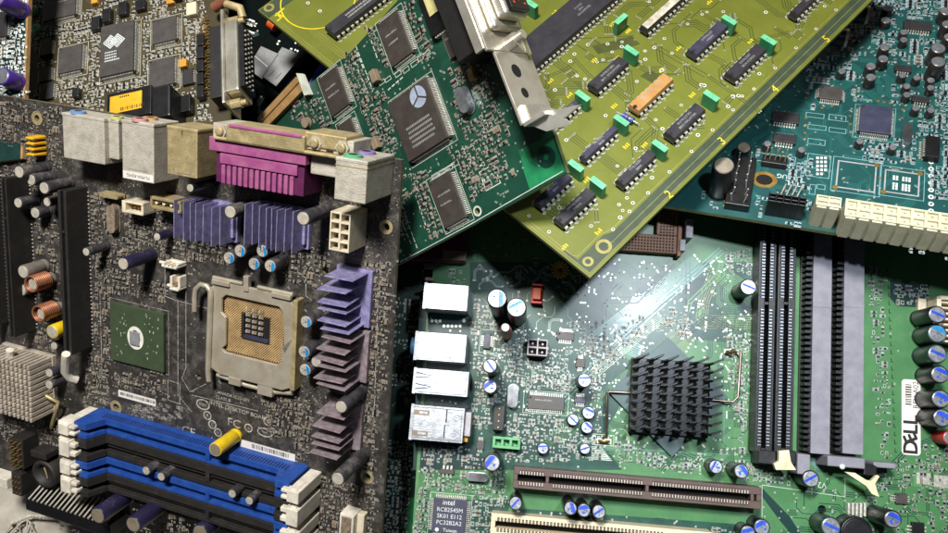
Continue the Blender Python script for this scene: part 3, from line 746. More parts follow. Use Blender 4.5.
    mb.tube([L5(194.6,311),L5(194.8,297),L5(196,289),L5(201,284.5),L5(207,286),L5(210.5,291),L5(210.5,300),L5(208,370),L5(209,381)],1.0,'frame_nickel',10); b.part('lever',mb,parent=o)
    # --- bridge chip
    x0,x1,y0,y1=b.R(109.5,302,163.5,373,1.6); mb=MB(); mb.box(x0,x1,y0,y1,0,1.5,'nb_green'); 
    cx,cy=b.L(134.5,338.5,2); mb.ring(cx,cy,2.2,3.7,1.53,'epoxy',24,1.25); 
    for i in range(36):
        X=random.choice((random.uniform(x0+2,cx-4),random.uniform(cx+4,x1-2))); Y=random.uniform(y0+2,y1-2); mb.rect(X,X+.4,Y,Y+random.choice((.4,.9)),1.54,'silk_dusty')
    o=b.part('bridge_chip',mb,bevel=.1,label='square green chip with a bare grey die'); b.mark(x0,x1,y0,y1,.5)
    mb=MB(); mb.box(-2,2,-2.6,2.6,1.5,2.3,'die'); b.part('die',mb,parent=o,loc=(cx,cy,0),bevel=.08)
    g.orect(x0-1.2,x1+1.2,y0-1.2,y1+1.2,.05,.16,'silk_dusty')
    # --- memory slots
    yk=[b.L(240,457.5+k,7)[1] for k in (0,16.5,40.5,57)]; yw=[b.L(240,457.5+k,7)[1] for k in (16,39,56.5,76)]
    xa=b.L(99,414.5,7)[0]; xb=b.L(321,478,0)[0]-10.5
    for k in range(4):
        y1_=yk[k]; y0_=yw[k]; m='blue_slot' if k%2==0 else 'black_dusty'; dk='blue_dark' if k%2==0 else 'black_groove'
        w=y1_-y0_; cy=(y0_+y1_)/2; L=(xb-xa)/2; mb=MB()
        mb.box(-L,L,w*.12,w/2,0,7,m); mb.box(-L,L,-w/2,-w*.3,0,6.6,m); mb.box(-L+.1,L-.1,-w*.3+.01,w*.12-.01,0,3.4,dk); mb.box(-L+.1,L-.1,-w*.12,-w*.04,3.4,5.6,m)
        mb.box(-L*.02+8,8.9,-w*.3+.02,w*.12-.02,0,6.9,m)
        for i in range(int(2*L/1.25)): X=-L+.8+i*1.25; mb.box(X,X+.5,w/2-.1,w/2+.14,3,6.7,dk)
        for sg in (-1,1):
            xs=sorted((sg*L,sg*(L+5.5)))
            mb.box(xs[0],xs[1],w*.08,w/2-.05,0,14,m); mb.box(xs[0],xs[1],-w/2+.05,-w*.22,0,14,m); mb.box(xs[0]+.1,xs[1]-.1,-w*.22,w*.08,0,5,dk)
            # sloping shoulder
            xi=sg*L; xj=sg*(L-3)
            for (ya,yb) in ((w*.08,w/2-.06),(-w/2+.06,-w*.22)):
                vs=[(xi,ya,6.9),(xi,yb,6.9),(xj,yb,6.9),(xj,ya,6.9),(xi,ya,14),(xi,yb,14)]
                mb.add(vs,[(0,3,2,1),(0,4,3),(1,2,5),(4,5,2,3),(0,1,5,4)],m)
        o=b.part('memory_slot',mb,loc=((xa+xb)/2,cy,0),bevel=.2,label=('blue' if k%2==0 else 'black')+' memory slot, '+('upper' if k<2 else 'lower')+' of its colour'); b.mark(xa-7,xb+7,y0_,y1_)
        for sg in (-1,1):
            t=MB(); q=sg
            def B(x0,x1,y0,y1,z0,z1): xs=sorted((x0*q,x1*q)); t.box(xs[0],xs[1],y0,y1,z0,z1,'white_plastic')
            B(0,4.6,-w*.36,w*.36,0,16.5); B(-2.6,0.02,-w*.3,-w*.1,12.5,16); B(-2.6,0.02,w*.1,w*.3,12.5,16); B(1,5.4 if q<0 else 3.4,-w*.42,w*.42,9,15.6)
            b.part('latch',t,parent=o,loc=(sg*(L+6.2),0,0),bevel=.35)
    # --- long card slots on the left
    def cslot(tl,br,h,label):
        x0,x1,y0,y1=b.R(*tl,*br,h); a,c=(x1-x0)/2,(y1-y0)/2; mb=MB(); mb.box(-a,-a*.28,-c,c,0,h,'black_dusty'); mb.box(a*.28,a,-c,c,0,h-.4,'black_dusty'); mb.box(-a*.3,a*.3,-c,c,0,h-3.5,'black_groove'); mb.box(-a*.28+.01,a*.28-.01,c*.5,c*.53,0,h-.2,'black_dusty')
        for i in range(int(2*c/1.5)): mb.box(a-.02,a+.7,-c+.6+i*1.5,-c+1.1+i*1.5,.05,.5,'silk_dusty')
        b.mark(x0,x1,y0,y1); return b.part('card_slot',mb,loc=((x0+x1)/2,(y0+y1)/2,0),bevel=.25,label=label)
    cslot((57,190),(71,356),11,'long black card slot beside the green chip'); cslot((0,178),(14,338),11,'black card slot at the left frame edge'); 
    cslot((-28,170),(-14,330),11,None)
    def peg(pts,r):
        mb=MB(); mb.tube([(*b.L(x,y,h),h) for x,y,h in pts],r,'white_plastic',8); b.part('slot_clip',mb,bevel=.1,label='bent white clip at a slot end')
    peg([(10,350,10),(10,360,9),(17,363,7),(25,365,5)],1.5); peg([(66,354,12),(65,372,9),(70,378,7),(77,380,5)],1.6)
    # cream pin heat sink
    h=13; x0,x1,y0,y1=b.R(-22,352,33,424,h); a,c=(x1-x0)/2,(y1-y0)/2; mb=MB(); mb.box(-a,a,-c,c,0,2,'sink_cream'); nx,ny=12,11
    for i in range(nx):
        for j in range(ny):
            X=-a+(i+.5)*2*a/nx; Y=-c+(j+.5)*2*c/ny; mb.box(X-a/nx*.52,X+a/nx*.52,Y-c/ny*.72,Y+c/ny*.72,2,h+random.uniform(-.15,.15),'sink_cream')
    b.part('pin_heat_sink',mb,loc=((x0+x1)/2,(y0+y1)/2,0),bevel=.15,seg=1,label='cream square heat sink of small pins at left edge'); b.mark(x0,x1,y0,y1)
    mb=MB(); mb.tube([(*b.L(x,y,h),h) for x,y,h in ((46,396,6),(58,402,5),(56,412,4),(51,428,1))],.8,'steel_tan',8); b.part('sink_clip',mb)
    # small white connectors by the socket
    for (t_,b_,h_) in (((161,262),(176,270),6),((169,276),(178,292),5)):
        x0,x1,y0,y1=b.R(*t_,*b_,h_); mb=MB(); mb.box(x0,x1,y0,y0+1,0,h_,'white_plastic'); mb.box(x0,x0+1,y0+1,y1,0,h_-.3,'white_plastic'); mb.box(x1-1,x1,y0+1,y1,0,h_-1,'white_plastic'); mb.box(x0+1,x1-1,y0+1,y1,0,2,'white_plastic'); mb.box(x0-2.2,x0,y0+.5,y0+1.5,h_-2.5,h_-1.5,'white_plastic')
        o=b.part('fan_header',mb,bevel=.3,label='small broken white header left of the socket lever'); b.mark(x0,x1,y0,y1); p=MB()
        for q in range(3): p.tube([(x0+1.6+q*(x1-x0-3.2)/2,(y0+y1)/2,1.5),(x0+1.6+q*(x1-x0-3.2)/2,(y0+y1)/2,h_)],.28,'gold',6)
        b.part('pins',p,parent=o)
    # edge comb connector
    h=9; x0,x1,y0,y1=b.R(25,497,104,536,h); x1+=3; mb=MB(); mb.box(x0,x1,y0,y1,0,h,'header_black'); o=b.part('ribbon_connector',mb,bevel=.3,label='black comb connector on the lower left edge'); p=MB(); n=19; b.mark(x0,x1,y0,y1+3)
    for i in range(n):
        X=x0+2+(x1-x0-4)*i/(n-1); vs=[(X-.35,y1+.05,h-.4),(X+.35,y1+.05,h-.4),(X+.35,y1+4,.2),(X-.35,y1+4,.2)]
        p.add(vs,[(0,1,2,3)],'steel_dusty'); p.box(X-.35,X+.35,y1-.5,y1+.06,h-.5,h+.1,'steel_dusty')
    b.part('pins',p,parent=o)
    # buzzer
    x,y=b.L(43,475,6); mb=MB(); r=14.5*b.mm(43,475); mb.lathe(x,y,[(r,0),(r,5.4),(r-.4,6),(r-1.6,6),(r-1.9,4),(.01,4)],'black_dusty',30); mb.tube([(x-.8,y+2.4,4.4),(x+.2,y,4.5),(x+.6,y-2.2,4.4)],.35,'steel_tan',6); b.part('battery_holder',mb,label='round black holder by the comb connector'); b.mark(x-r,x+r,y-r,y+r)
    mb=MB(); q=b.R(30,450,46,461,7); mb.box(q[0],q[1],q[2],q[3],0,7,'black_dusty'); b.part('holder_clip',mb,bevel=.3)
    b.header(b.R(10,437,24,470,8),3,5,8,10,'black_dusty',bend=.4); b.header(b.R(11,472,22,497,9),3,4,9,9.6,'black_dusty'); 
    q=b.R(-12,474,7,490,6); b.boxpart('drive_socket',q,6,'white_plastic',.4)
    # yellow jumper pins
    mb=MB(); x0,x1,y0,y1=b.R(25.5,135,33,158,6)
    for i in range(4): Y=y0+(i+.5)*(y1-y0)/4; mb.box(x0-.6,x1+.6,Y-.65,Y+.65,0,6,'yellow_plastic',inset=.3)
    b.part('jumper_block',mb,bevel=.3,label='yellow jumper block near the top left'); b.mark(x0,x1,y0,y1)
    # white socket at bottom
    q=b.R(340,513,352,545,6); mb=MB(); mb.box(q[0],q[1],q[2],q[3],0,6,'white_plastic'); mb.box(q[0]+.8,q[1]-.8,q[2]+.8,q[3]-.8,6,6.4,'dust_side'); mb.box(q[1]-.1,q[1]+2.6,q[2]+1,q[3]-.5,0,3,'cream_dusty'); b.part('drive_socket',mb,bevel=.3,label='white socket at the bottom edge'); b.mark(*q)
    # labels
    b.sticker((118.5,389.5),(156,406.5),r=.3,bars=(-.9,.9,-.35,.5)); b.sticker((240,439),(295,464),r=.3,bars=(-.55,.75,-.15,.75))
    # print
    T=b.text; W='silk_dusty'; a0=-1
    T('E210882',146,424.5,3.1,a0,W); T('CE',188.5,431.5,4.6,a0,W,sx=1.15); T('CANADA ICES-003',232,396.3,1.8,a0,W); T('CLASS B',223,398.8,1.8,a0,W); T('INTEL DESKTOP BOARD',239,411,2.35,a0,W); T('FC',234,423.5,4.6,a0,W,sx=1.1)
    T('UL',103,402,3,a0,W)
    def oval(px,py,r,q,w=.5,txt=None,ts=2):
        x,y=b.L(px,py); g.add([(x+(r-(w if k else 0))*math.cos(2*PI*i/28),y+(r*q-(w if k else 0))*math.sin(2*PI*i/28),.05) for i in range(28) for k in (0,1)],[(2*i,2*((i+1)%28),2*((i+1)%28)+1,2*i+1) for i in range(28)],W)
        if txt: T(txt,px,py,ts,a0,W)
    oval(203,404.5,3,.72,.5,'intel',2.0); oval(248.5,428,1.75,1,.5,'e',2); oval(265,432.5,3.3,.55,.5,'intel',1.2); oval(267.5,421.5,1.7,1,.5,'o',2); oval(207.5,415.5,1.8,1,.5,'R',1.8); oval(212.5,424.5,1.8,1,.5,'C',2); oval(218,432.5,1.7,1,.5,'U',1.6); oval(238.5,424.5,.01,1,.01)
    PLn=b.print_line
    for pts in (((165,265),(165,296),(175,300),(210,309)),((176,262),(176,280),(186,276),(186,300)),((178,300),(178,395),(192,412)),((182,378),(190,392),(206,384)),((192,395),(258,411)),((100,290),(102,375),(96,392)),((186,300),(186,368),(182,378)),((295,270),(306,278),(306,296)),((306,296),(312,300)),((345,392),(352,470)),((378,300),(374,420)),((96,262),(103,262),(107,278),(96,277),(96,262)),((97,376),(107,378),(107,394),(97,391),(97,376)),((168,380),(180,384),(180,404),(168,400),(168,380))):
        PLn(pts,.22,W)
    for (x,y,tx) in ((381,268,'PORT'),(379,292,'BIOS'),(376,345,'J7'),(374,430,'FRONT')): T(tx,x,y,1.8,88,W)
    # quad-box patterns under the sockets
    for i in range(60):
        x,y=b.L(random.uniform(130,180),random.uniform(406,420)); w=random.uniform(.8,2.2); hh=random.uniform(.6,1.2); g.orect(x,x+w,y,y+hh,.05,.14,W)
    inner=[(30,110),(398,165),(385,385),(378,540),(330,545),(120,500),(20,470),(4,180)]
    b.autoroute([(95,200),(400,250),(378,530),(95,440)],300,'trace_dusty',.2,.5,7,.3)
    free=[((0,100),(60,108),(60,170),(0,165),110,.3),((90,190),(172,205),(172,262),(92,262),230,.3),((92,262),(112,262),(108,420),(92,410),110,.3),((100,262),(170,285),(165,300),(108,292),60,.3),((165,372),(110,375),(110,400),(166,404),50,0),((270,262),(320,268),(316,290),(292,285),60,0),((0,165),(60,175),(60,200),(0,190),60,0),((296,398),(312,402),(308,470),(296,462),70,0),((305,470),(375,490),(372,545),(312,545),210,0),((262,392),(312,400),(300,440),(268,432),150,0),((350,390),(378,395),(374,470),(350,462),60,0),((350,262),(392,262),(384,395),(372,392),130,0),((16,200),(56,205),(60,360),(20,350),150,0),((88,350),(108,372),(112,420),(84,410),80,0),((0,420),(78,420),(60,470),(0,440),160,0),((60,440),(200,520),(240,545),(60,530),170,0),((20,420),(110,415),(96,430),(40,440),70,0),((172,240),(230,245),(226,262),(172,260),60,0),((270,245),(330,250),(330,272),(300,272),50,0)]
    for q in free: b.smds(list(q[:4]),int(q[4]*.85),1.0,silk='silk_dusty',ptan=.3,silkp=.5,pad='dusty_pad')
    b.finish()
    # lint lying on it
    mb=MB()
    def fleck(px,py,h,sz):
        x,y=b.L(px,py); r=[random.uniform(.4,1)*sz for _ in range(4)]; a=random.uniform(0,6)
        vs=[(x+r[i]*math.cos(a+i*2.1),y+r[i]*math.sin(a+i*2.1),h+random.uniform(0,sz*.3)) for i in range(3)]+[(x,y,h+r[3])]
        mb.add(vs,[(0,1,2),(0,3,1),(1,3,2),(2,3,0)],'lint')
    for _ in range(6000):
        if random.random()<.3: fleck(random.uniform(0,395),random.uniform(105,540),.05,random.uniform(.1,.25))
        else:
            cx,cy,sx,sy=random.choice(((20,115,30,12),(60,135,25,25),(110,200,20,30),(150,225,30,25),(375,165,20,14),(372,215,20,30),(372,270,10,40),(368,330,6,50),(340,190,20,10),(215,195,80,8),(290,395,25,10),(362,420,6,40),(20,140,25,20),(45,350,25,40),(300,200,60,12)))
            fleck(random.gauss(cx,sx),random.gauss(cy,sy),.05,random.uniform(.12,.55))
    X0,X1=tl[0]+2,xr-1.5
    k=[f for f in range(len(mb.v)//4)]
    good=MB()
    for i in k:
        q=mb.v[4*i:4*i+4]
        if q[0][1]<tr[1]-1.5 and q[0][0]<xr-1.5 and q[0][1]>bl[1]+2: good.add(q,[(0,1,2),(0,3,1),(1,3,2),(2,3,0)],'lint')
    o=b.part('dust_flecks',good); o['kind']='stuff'
    return b
# ================================================================ green computer board (lower right)
def board_b():
    b=Board('motherboard','bright green motherboard with a black finned heat sink and white barcode sticker, lower right','circuit board',-.06,.165,-.08,(640,400),.42)
    out=b.PL([(433,262),(412,528),(409,575),(1010,640),(1000,150),(560,150),(438,200)]); 
    out=b.PL([(438,190),(432,285),(409,575),(1010,640),(1000,170)])
    holes=[(*b.L(699,297),5*b.mm(699,297)),(*b.L(822,509.5),4.2*b.mm(822,509)),(*b.L(580,291),4.5*b.mm(580,291))]
    b.plate(out,holes,'pcb_green'); g=b.g; R=b.R
    def zone(pts,m,z=.015): g.poly(b.PL(pts),z,m)
    C=b.cap
    # darker copper free areas
    zone([(470,262),(620,262),(600,330),(640,372),(600,440),(622,470),(500,470),(470,445)],'green_mid',.012)
    zone([(620,330),(700,262),(756,262),(756,345),(700,340),(672,335),(640,362)],'green_mid',.010)
    zone([(430,500),(511,500),(490,575),(420,575)],'green_mid',.012)
    zone([(513,508),(762,526),(762,560),(500,560)],'green_mid',.012)
    zone([(420,285),(500,285),(500,470),(413,470)],'green_dark',.009)
    zone([(690,278),(712,278),(712,304),(703,311),(689,311)],'green_dark',.02)
    zone([(636,276),(662,274),(652,288),(636,300)],'green_dark',.02)
    zone([(890,280),(930,284),(926,308),(897,306),(890,298)],'green_dark',.02)
    zone([(745,488),(763,489),(790,517),(800,533),(796,540),(780,521),(760,494),(745,493)],'green_dark',.02)
    # edge strip
    b.pbundle([(430,290),(424,380),(411,575)],1,1,1.2,'green_light',.02)
    # trace bundles
    TB=b.pbundle
    TB([(640,362),(600,400),(560,440)],8,.5,.2,'green_light',.03,.3)
    TB([(560,402),(620,340),(690,278),(722,250)],3,1.2,.5,'trace_blue',.03)
    TB([(592,345),(650,300),(700,262)],12,.62,.3,'trace_blue',.032,.2)
    TB([(596,372),(640,334),(662,318)],6,.7,.26,'silk_green',.034,.5)
    TB([(726,262),(724,300),(750,340)],10,.6,.24,'green_light',.03,.3)
    TB([(735,330),(745,400),(744,455)],14,.55,.2,'green_light',.03,.2)
    TB([(670,345),(690,330),(720,312),(752,310)],5,.6,.24,'green_dark',.035,.6)
    TB([(684,335),(704,318),(745,335)],4,.9,.35,'green_dark',.035,.4)
    TB([(604,300),(636,300),(650,286),(672,262)],2,2.2,.5,'green_dark',.035)
    for i,(p0,p1,k,mm_) in enumerate([((712,262),(756,300),9,'green_light'),((706,322),(756,322),7,'olive_line2'),((716,270),(700,330),6,'olive_line2'),((640,300),(620,330),8,'trace_blue'),((655,268),(620,300),6,'green_light'),((750,345),(725,365),8,'green_light'),((672,330),(690,345),8,'olive_line2'),((735,400),(756,440),6,'green_light'),((610,335),(640,352),7,'trace_blue')]):
        mid=((p0[0]+p1[0])/2+(4 if i%2 else -4),(p0[1]+p1[1])/2); TB([p0,mid,p1],k,.8,.42,mm_,.028,.5)
    TB([(668,270),(655,290),(640,296)],3,.8,.3,'silk_green',.036,.5)
    TB([(676,460),(690,480),(760,486)],6,.7,.25,'green_light',.03,.3)
    TB([(700,462),(676,452),(660,470)],4,.9,.3,'green_dark',.03,.5)
    TB([(700,305),(699,325)],1,1,1.0,'green_light',.03); TB([(688,262),(688,315),(690,322)],2,1.4,.6,'green_dark',.03)
    TB([(722,262),(718,275),(690,302),(688,312)],2,1.2,.5,'green_light',.04)
    TB([(888,470),(905,452),(948,432)],3,.8,.3,'green_dark',.03)
    TB([(545,448),(560,430),(572,400)],5,.6,.2,'green_light',.03,.3)
    TB([(524,455),(500,440),(505,420)],4,.9,.3,'green_dark',.03)
    TB([(596,440),(640,470),(700,470)],6,.55,.2,'green_light',.03,.4)
    TB([(604,350),(604,300),(620,285)],2,1.5,.35,'green_dark',.03)
    for q in ((600,450,60,'green_light'),):
        pass
    b.autoroute([(470,330),(620,330),(640,440),(500,465)],260,'green_dark',.22,.55,5,.5,(1.5,6))
    b.autoroute([(600,440),(760,450),(760,480),(600,465)],120,'green_dark',.22,.55,5,.5,(1.5,6))
    b.autoroute([(680,330),(756,310),(756,470),(700,470),(730,400)],160,'green_dark',.22,.55,6,.5,(2,8))
    b.autoroute([(420,470),(510,470),(490,560),(412,560)],200,'green_dark',.24,.6,4,.5,(1.5,5))
    b.autoroute([(510,505),(760,530),(755,560),(500,560)],200,'green_dark',.24,.6,4,.5,(1.5,6))
    b.autoroute([(800,480),(960,470),(960,560),(770,560)],150,'green_dark',.28,.7,3,.4,(2,9))
    b.autoroute([(570,262),(756,262),(756,330),(600,360)],260,'green_dark',.24,.6,6,.4,(2,8))
    b.autoroute([(470,262),(620,262),(640,440),(500,465)],260,'silk_green',.14,.4,3,.5,(1,4),.034)
    # --- rear ports
    def port(name,tl,br,h,low,label,kind):
        x0,x1,y0,y1=R(*tl,*br,h); a,c=(x1-x0)/2,(y1-y0)/2; mb=MB(); mb.box(-a,a,-c,c,0,h,'port_tin'); mb.box(-a-.5,-a+.6,-c-.25,c+.25,0,h+.25,'port_tin')
        mb.box(-a+.7,a-.3,c*.86,c*.9,h,h+.06,'tin_dark'); mb.box(-a+.7,a-.3,-c*.9,-c*.86,h,h+.06,'tin_dark'); mb.box(a-.9,a-.7,-c*.8,c*.8,h,h+.06,'tin_dark')
        for q_ in (-.5,.35):
            if kind in('seam','audio'): mb.strip([(a*.1,c*q_-1),(a*.1+3,c*q_-1),(a*.1+3.4,c*q_),(a*.1+3,c*q_+1),(a*.1,c*q_+1)],.16,h+.14,'mark_dark')
        if kind=='seam': mb.box(-a+3.4,-a+3.7,-c,c,h,h+.12,'solder')
        if kind=='audio': mb.box(-a+.4,a,-c*.05,c,h,h+.12,'port_tin')
        if kind=='usb':
            for y in (c*.45,-c*.45): mb.poly([(-a+.6,y+1.1),(-a+6.2,y+.25),(-a+6.2,y+.05),(-a+.6,y+.7)],h+.05,'mark_dark'); mb.poly([(-a+.6,y-1.1),(-a+.6,y-.7),(-a+6.2,y-.05),(-a+6.2,y-.25)],h+.05,'mark_dark')
        if kind=='net':
            for y in (c*.58,-c*.62):
                mb.box(-a+.3,-a+6.2,y-.9,y+.9,h,h+.1,'smd_tan'); mb.box(-a+2.6,-a+5.6,y-.45,y+.45,h+.1,h+.2,'port_tin')
            mb.box(a*.3,a*.3+.5,c*.1,c*.9,h,h+.08,'mark_dark'); mb.box(a*.26,a*.26+.5,-c*.8,-c*.02,h,h+.08,'mark_dark')
        o=b.part(name,mb,loc=((x0+x1)/2,(y0+y1)/2,0),bevel=.25,label=label); b.mark(x0,x1,y0,y1,1)
        if kind=='audio':
            j=MB(); j.tube([(-a-2.2,0,h*.62),(-a+.2,0,h*.62)],3.2,'jack_blue',20); j.tube([(-a-2.3,0,h*.62),(-a-2.1,0,h*.62)],1.6,'hole',14); b.part('jack',j,parent=o)
        if kind=='net':
            j=MB(); j.box(a+.02,a+2.4,-c*.6,c*.8,0,h*.75,'grey_plastic'); j.box(a+.02,a+1.6,-c*.95,-c*.62,0,h*.6,'smd_gold'); b.part('rear_shell',j,parent=o,bevel=.2)
        return o
    port('round_socket_block',(426,283),(466.5,311),15,0,'uppermost silver port, in the strong light','seam')
    port('audio_block',(417,331.5),(464.5,363),13,0,'silver jack block with a pale blue jack','audio')
    port('usb_block',(415.5,368),(467,397),13,0,'silver double port with forked springs','usb')
    port('network_socket',(413,404.5),(462,443.5),13,0,'silver network socket at the left board edge','net')
    zone([(428,312),(466,314),(464,332),(428,330)],'green_dark',.02)
    for i in range(9): x,y=b.L(432+i*4,random.choice((321,326))); g.disc(x,y,.6,.09,'solder',10)
    # shadowed rear port, purple
    x0,x1,y0,y1=R(405,205,465,262,7); mb=MB(); mb.box(x0,x1,y0,y1,0,6,'magenta_dark'); o=b.part('printer_connector',mb,bevel=.4,label='magenta connector in deep shadow'); mb=MB(); q=R(443,250,466,261,7); mb.box(q[0],q[1],q[2],q[3],6,7.2,'smd_tan'); b.part('contact_plate',mb,parent=o,bevel=.2); b.mark(x0,x1,y0,y1)
    for p in ((424,248,434,254),(424,263,433,269),(425,277,434,281)): b.boxpart('chip_capacitor',R(*p,2),2,'smd_tan',.2)
    # --- capacitors
    big=[((497,298.5),(498,322),10),((516.5,307.5),(516.5,332),10)]
    for t,bs,r in big: C(t,bs,r,'sleeve_black','can_silver','mark_cyan','patch',label='tall black can beside the white lit port'if r==10 else None)
    C((505.4,327.5),(504,342),4.6,'sleeve_black','can_dusty',style='none',skirt='red',label='small black can in a red collar')
    med=[((490,366),(491,372),7.3),((490,386.6),(490.5,392),7.3),((584.5,380.5),(583.5,387),7),((573,420),(571.5,424),6),((588.5,413),(587,417.5),6.6),((587,427.5),(586,431),6.3),((585,449),(584,452),5.6),((543,448.6),(542.5,451.5),5.8),((492,463),(492,458),8.6),((515.6,503.5),(514,498),6.8),((570.5,508.5),(568,502),6.8),((584,510.5),(582,504),6.8),((599,512),(597,505),7),
         ((716,467),(711,463.5),7),((741.5,471.5),(733,465),7.4),((811,479),(801,472),8.6),((762,527.5),(755,521),8.3),((748,533),(742,527),7.5),((748.5,287),(741,297),8.2)]
    for i,(t,bs,r) in enumerate(med): C(t,bs,r,'sleeve_black','can_silver','mark_blue',('patch','stripe')[i%3==0])
    for t,bs,r,sl,mk,st in (((937.5,314.5),(918,320),9,'sleeve_black','mark_blue','stripe'),((937.5,333.5),(921,338),9.6,'sleeve_green','mark_cyan','half'),((937.5,354),(921,359),9.6,'sleeve_green','mark_blue','stripe'),((940,374.5),(923,378),9,'sleeve_black','mark_blue','patch'),((941,399),(923,402),9.4,'sleeve_black','mark_blue','patch'),((942.5,418),(925,421),9.4,'sleeve_black','mark_blue','patch'),((893,519.5),(873,514),9,'sleeve_black','mark_blue','patch'),((831,527),(818,522),10,'sleeve_green','mark_blue','stripe')):
        C(t,bs,r,sl,'can_silver',mk,st,ang=1.2)
    C((950,438),(938,438),7,'red','can_silver',style='none',label='red can at the right edge')
    # --- heat sink on its chip
    cx,cy=b.L(669,397,2); ww=math.hypot(b.L(668,337,2)[0]-cx,b.L(668,337,2)[1]-cy)
    P=b.PL([(668,337),(609,392.5),(672,457),(728,397)],2); mb=MB(); mb.prism(list(P),0,2,'sink_chip'); chip=b.part('bridge_chip',mb,bevel=.15,label='blue grey chip standing on its corner under the heat sink'); 
    for x,y in P: b.mark(x-2,x+2,y-2,y+2)
    h=18; x0,x1,y0,y1=R(637,349,724,437,h); a,c=(x1-x0)/2,(y1-y0)/2; b.mark(x0,x1,y0,y1)
    mb=MB(); mb.box(-a+1,a-1.5,-c,c-1,0,2,'sink_black'); nx,ny=6,9
    hs=b.part('finned_heat_sink',mb,loc=((x0+x1)/2-1,(y0+y1)/2-1.2,2.05),bevel=.2,label='square black heat sink of upright blades')
    fm=None
    for j in range(ny):
        for i in range(nx):
            X=-a+(i+.5)*2*a/nx; Y=-c+(j+.5)*2*c/ny
            if fm is None:
                m=MB(); w_,d_,hh=a/nx*.47,c/ny*.24,h-4.05; m.add([(-w_,-d_,0),(w_,-d_,0),(w_,d_,0),(-w_,d_,0),(-w_+.4,-d_-.2,hh),(w_+1.6,-d_+1.5,hh),(w_+1.6,d_+1.5,hh),(-w_+.4,d_-.2,hh)],[(0,3,2,1),(0,1,5,4),(1,2,6,5),(2,3,7,6),(3,0,4,7),(4,5,6,7)],'sink_black'); fm=m.build('blade')
            o=link('blade',fm,hs,(X,Y,2),random.uniform(-.02,.02),.12,1)
    H=lambda x,y,z:(*b.L(x,y,z),z)
    mb=MB(); mb.tube([H(603,438,1),H(606.5,436,3),H(606.8,396,4),H(609,391.5,4),H(632,393,3.2),H(680,396.5,3.2),H(722,401,3.2),H(733,402,4),H(738,397,4),H(741,353,4),H(733,350,3),H(726,353,1.5),H(733,356,1.5)],.5,'clip_wire',8); b.part('wire_clip',mb,label='bent copper coloured wire clip across the heat sink')
    for p in ((604,441),(731,352)):
        x,y=b.L(*p); mb=MB(); mb.tube([(x-2,y,0),(x-1.6,y,2.6),(x+1.6,y,2.6),(x+2,y,0)],.45,'gold',8); mb.box(x-2.6,x+2.6,y-.9,y+.9,0,.5,'solder'); b.part('clip_anchor',mb)
    g.orect(b.L(603,440)[0]-4,b.L(603,440)[0]+4,b.L(603,440)[1]-2,b.L(603,440)[1]+2,.05,.2,'silk_green')
    # --- slots
    b.slot(R(514,466.5,761,509.5,9),9,'slot_brown','x',pitch=1.0,keys=(.14,.545,.965),label='long brown card slot',tick='can_dusty',tickw=.62,gw=.3,rowin=.2)
    q=R(491.5,513,712,556,9); b.slot((q[0],q[1],b.L(491.5,513,9)[1]-7.6,b.L(491.5,513,9)[1]),9,'slot_cream','x',pitch=1.25,keys=(.8,),label='long cream card slot at the bottom edge',tick='smd_tan',tickw=.5,gw=.3)
    for (xa,xb,nm) in ((756.5,775,'left'),(776,795,'right')):
        q=R(xa,235,xb,453,9); b.slot((b.L(xa+.5,350,9)[0],b.L(xb-.5,350,9)[0],b.L(xa,452,9)[1],b.L(xa,215,9)[1]),9,'slot_black','y',pitch=1.15,keys=(.62,),tick='port_tin',name='memory_slot',tickw=.7,gw=.24,label='black memory slot, '+nm+' of the black pair')
    for (xa,xb,ang,nm) in ((812,833,0,'left'),(843.5,866,0,'right')):
        x0=b.L(xa-7,360,8)[0]; x1=b.L((xb+ (xa+29))/2+1,360,8)[0]; yb=b.L(xa+8,454,8)[1]; ytp=b.L(xa,205,8)[1]; xm=b.L(xa,360,8)[0]
        mb=MB(); Lh=(ytp-yb)/2; yc=(ytp+yb)/2; xx=x0
        x1=b.L(xb-2.2,360,8)[0]
        mb.box(xm-xx,x1-xx,-Lh,Lh,0,8,'slot_grey'); mb.box(.0,xm-xx,-Lh,Lh,0,1.8,'header_black'); mb.box(xm-xx+.01,x1-xx-.01,-Lh*.02+8,8.6,8,8.15,'slot_grey')
        n=int(2*Lh/2.1)
        for i in range(n):
            Y=-Lh+.6+i*2.1
            mb.box(.2,xm-xx+.05,Y,Y+1.1,1.7,7.4,'slot_black')
        for i in range(int(2*Lh/1.1)): mb.box(x1-xx+.02,x1-xx+.9,-Lh+.4+i*1.1,-Lh+.8+i*1.1,.05,.4,'solder')
        b.part('memory_slot',mb,loc=(xx,yc,0),bevel=.2,label='wide grey memory slot, '+nm+' of the grey pair'); b.mark(x0,x1,yb,ytp)
    g.rect(b.L(835,300)[0],b.L(839,300)[0],b.L(838,452)[1],b.L(838,240)[1],.02,'green_light')
    # slot ends and latches
    for t,bq,hh,m in (((758,449),(777,466),10,'slot_black'),((777,449),(797,466),10,'slot_black'),((797,453),(811,476),11,'slot_grey'),((827,455),(866,470),12,'slot_grey'),((863,463),(878,477),9,'slot_black'),((873,461),(897,470),9,'slot_grey'),((868,472),(886,479),6,'slot_black')):
        x0,x1,y0,y1=R(*t,*bq,hh); mb=MB(); mb.box((x0-x1)/2,(x1-x0)/2,(y0-y1)/2,(y1-y0)/2,0,hh,m,inset=.25); b.part('slot_end',mb,loc=((x0+x1)/2,(y0+y1)/2,0),bevel=.4); b.mark(x0,x1,y0,y1)
    mb=MB(); mb.prism(b.PL([(779,451),(789,450),(791,462),(796,470),(776,470),(774,464),(779,461)],13),10.5,13,'cream_plastic'); b.part('latch',mb,bevel=.3,label='cream latch at the end of the black memory slots')
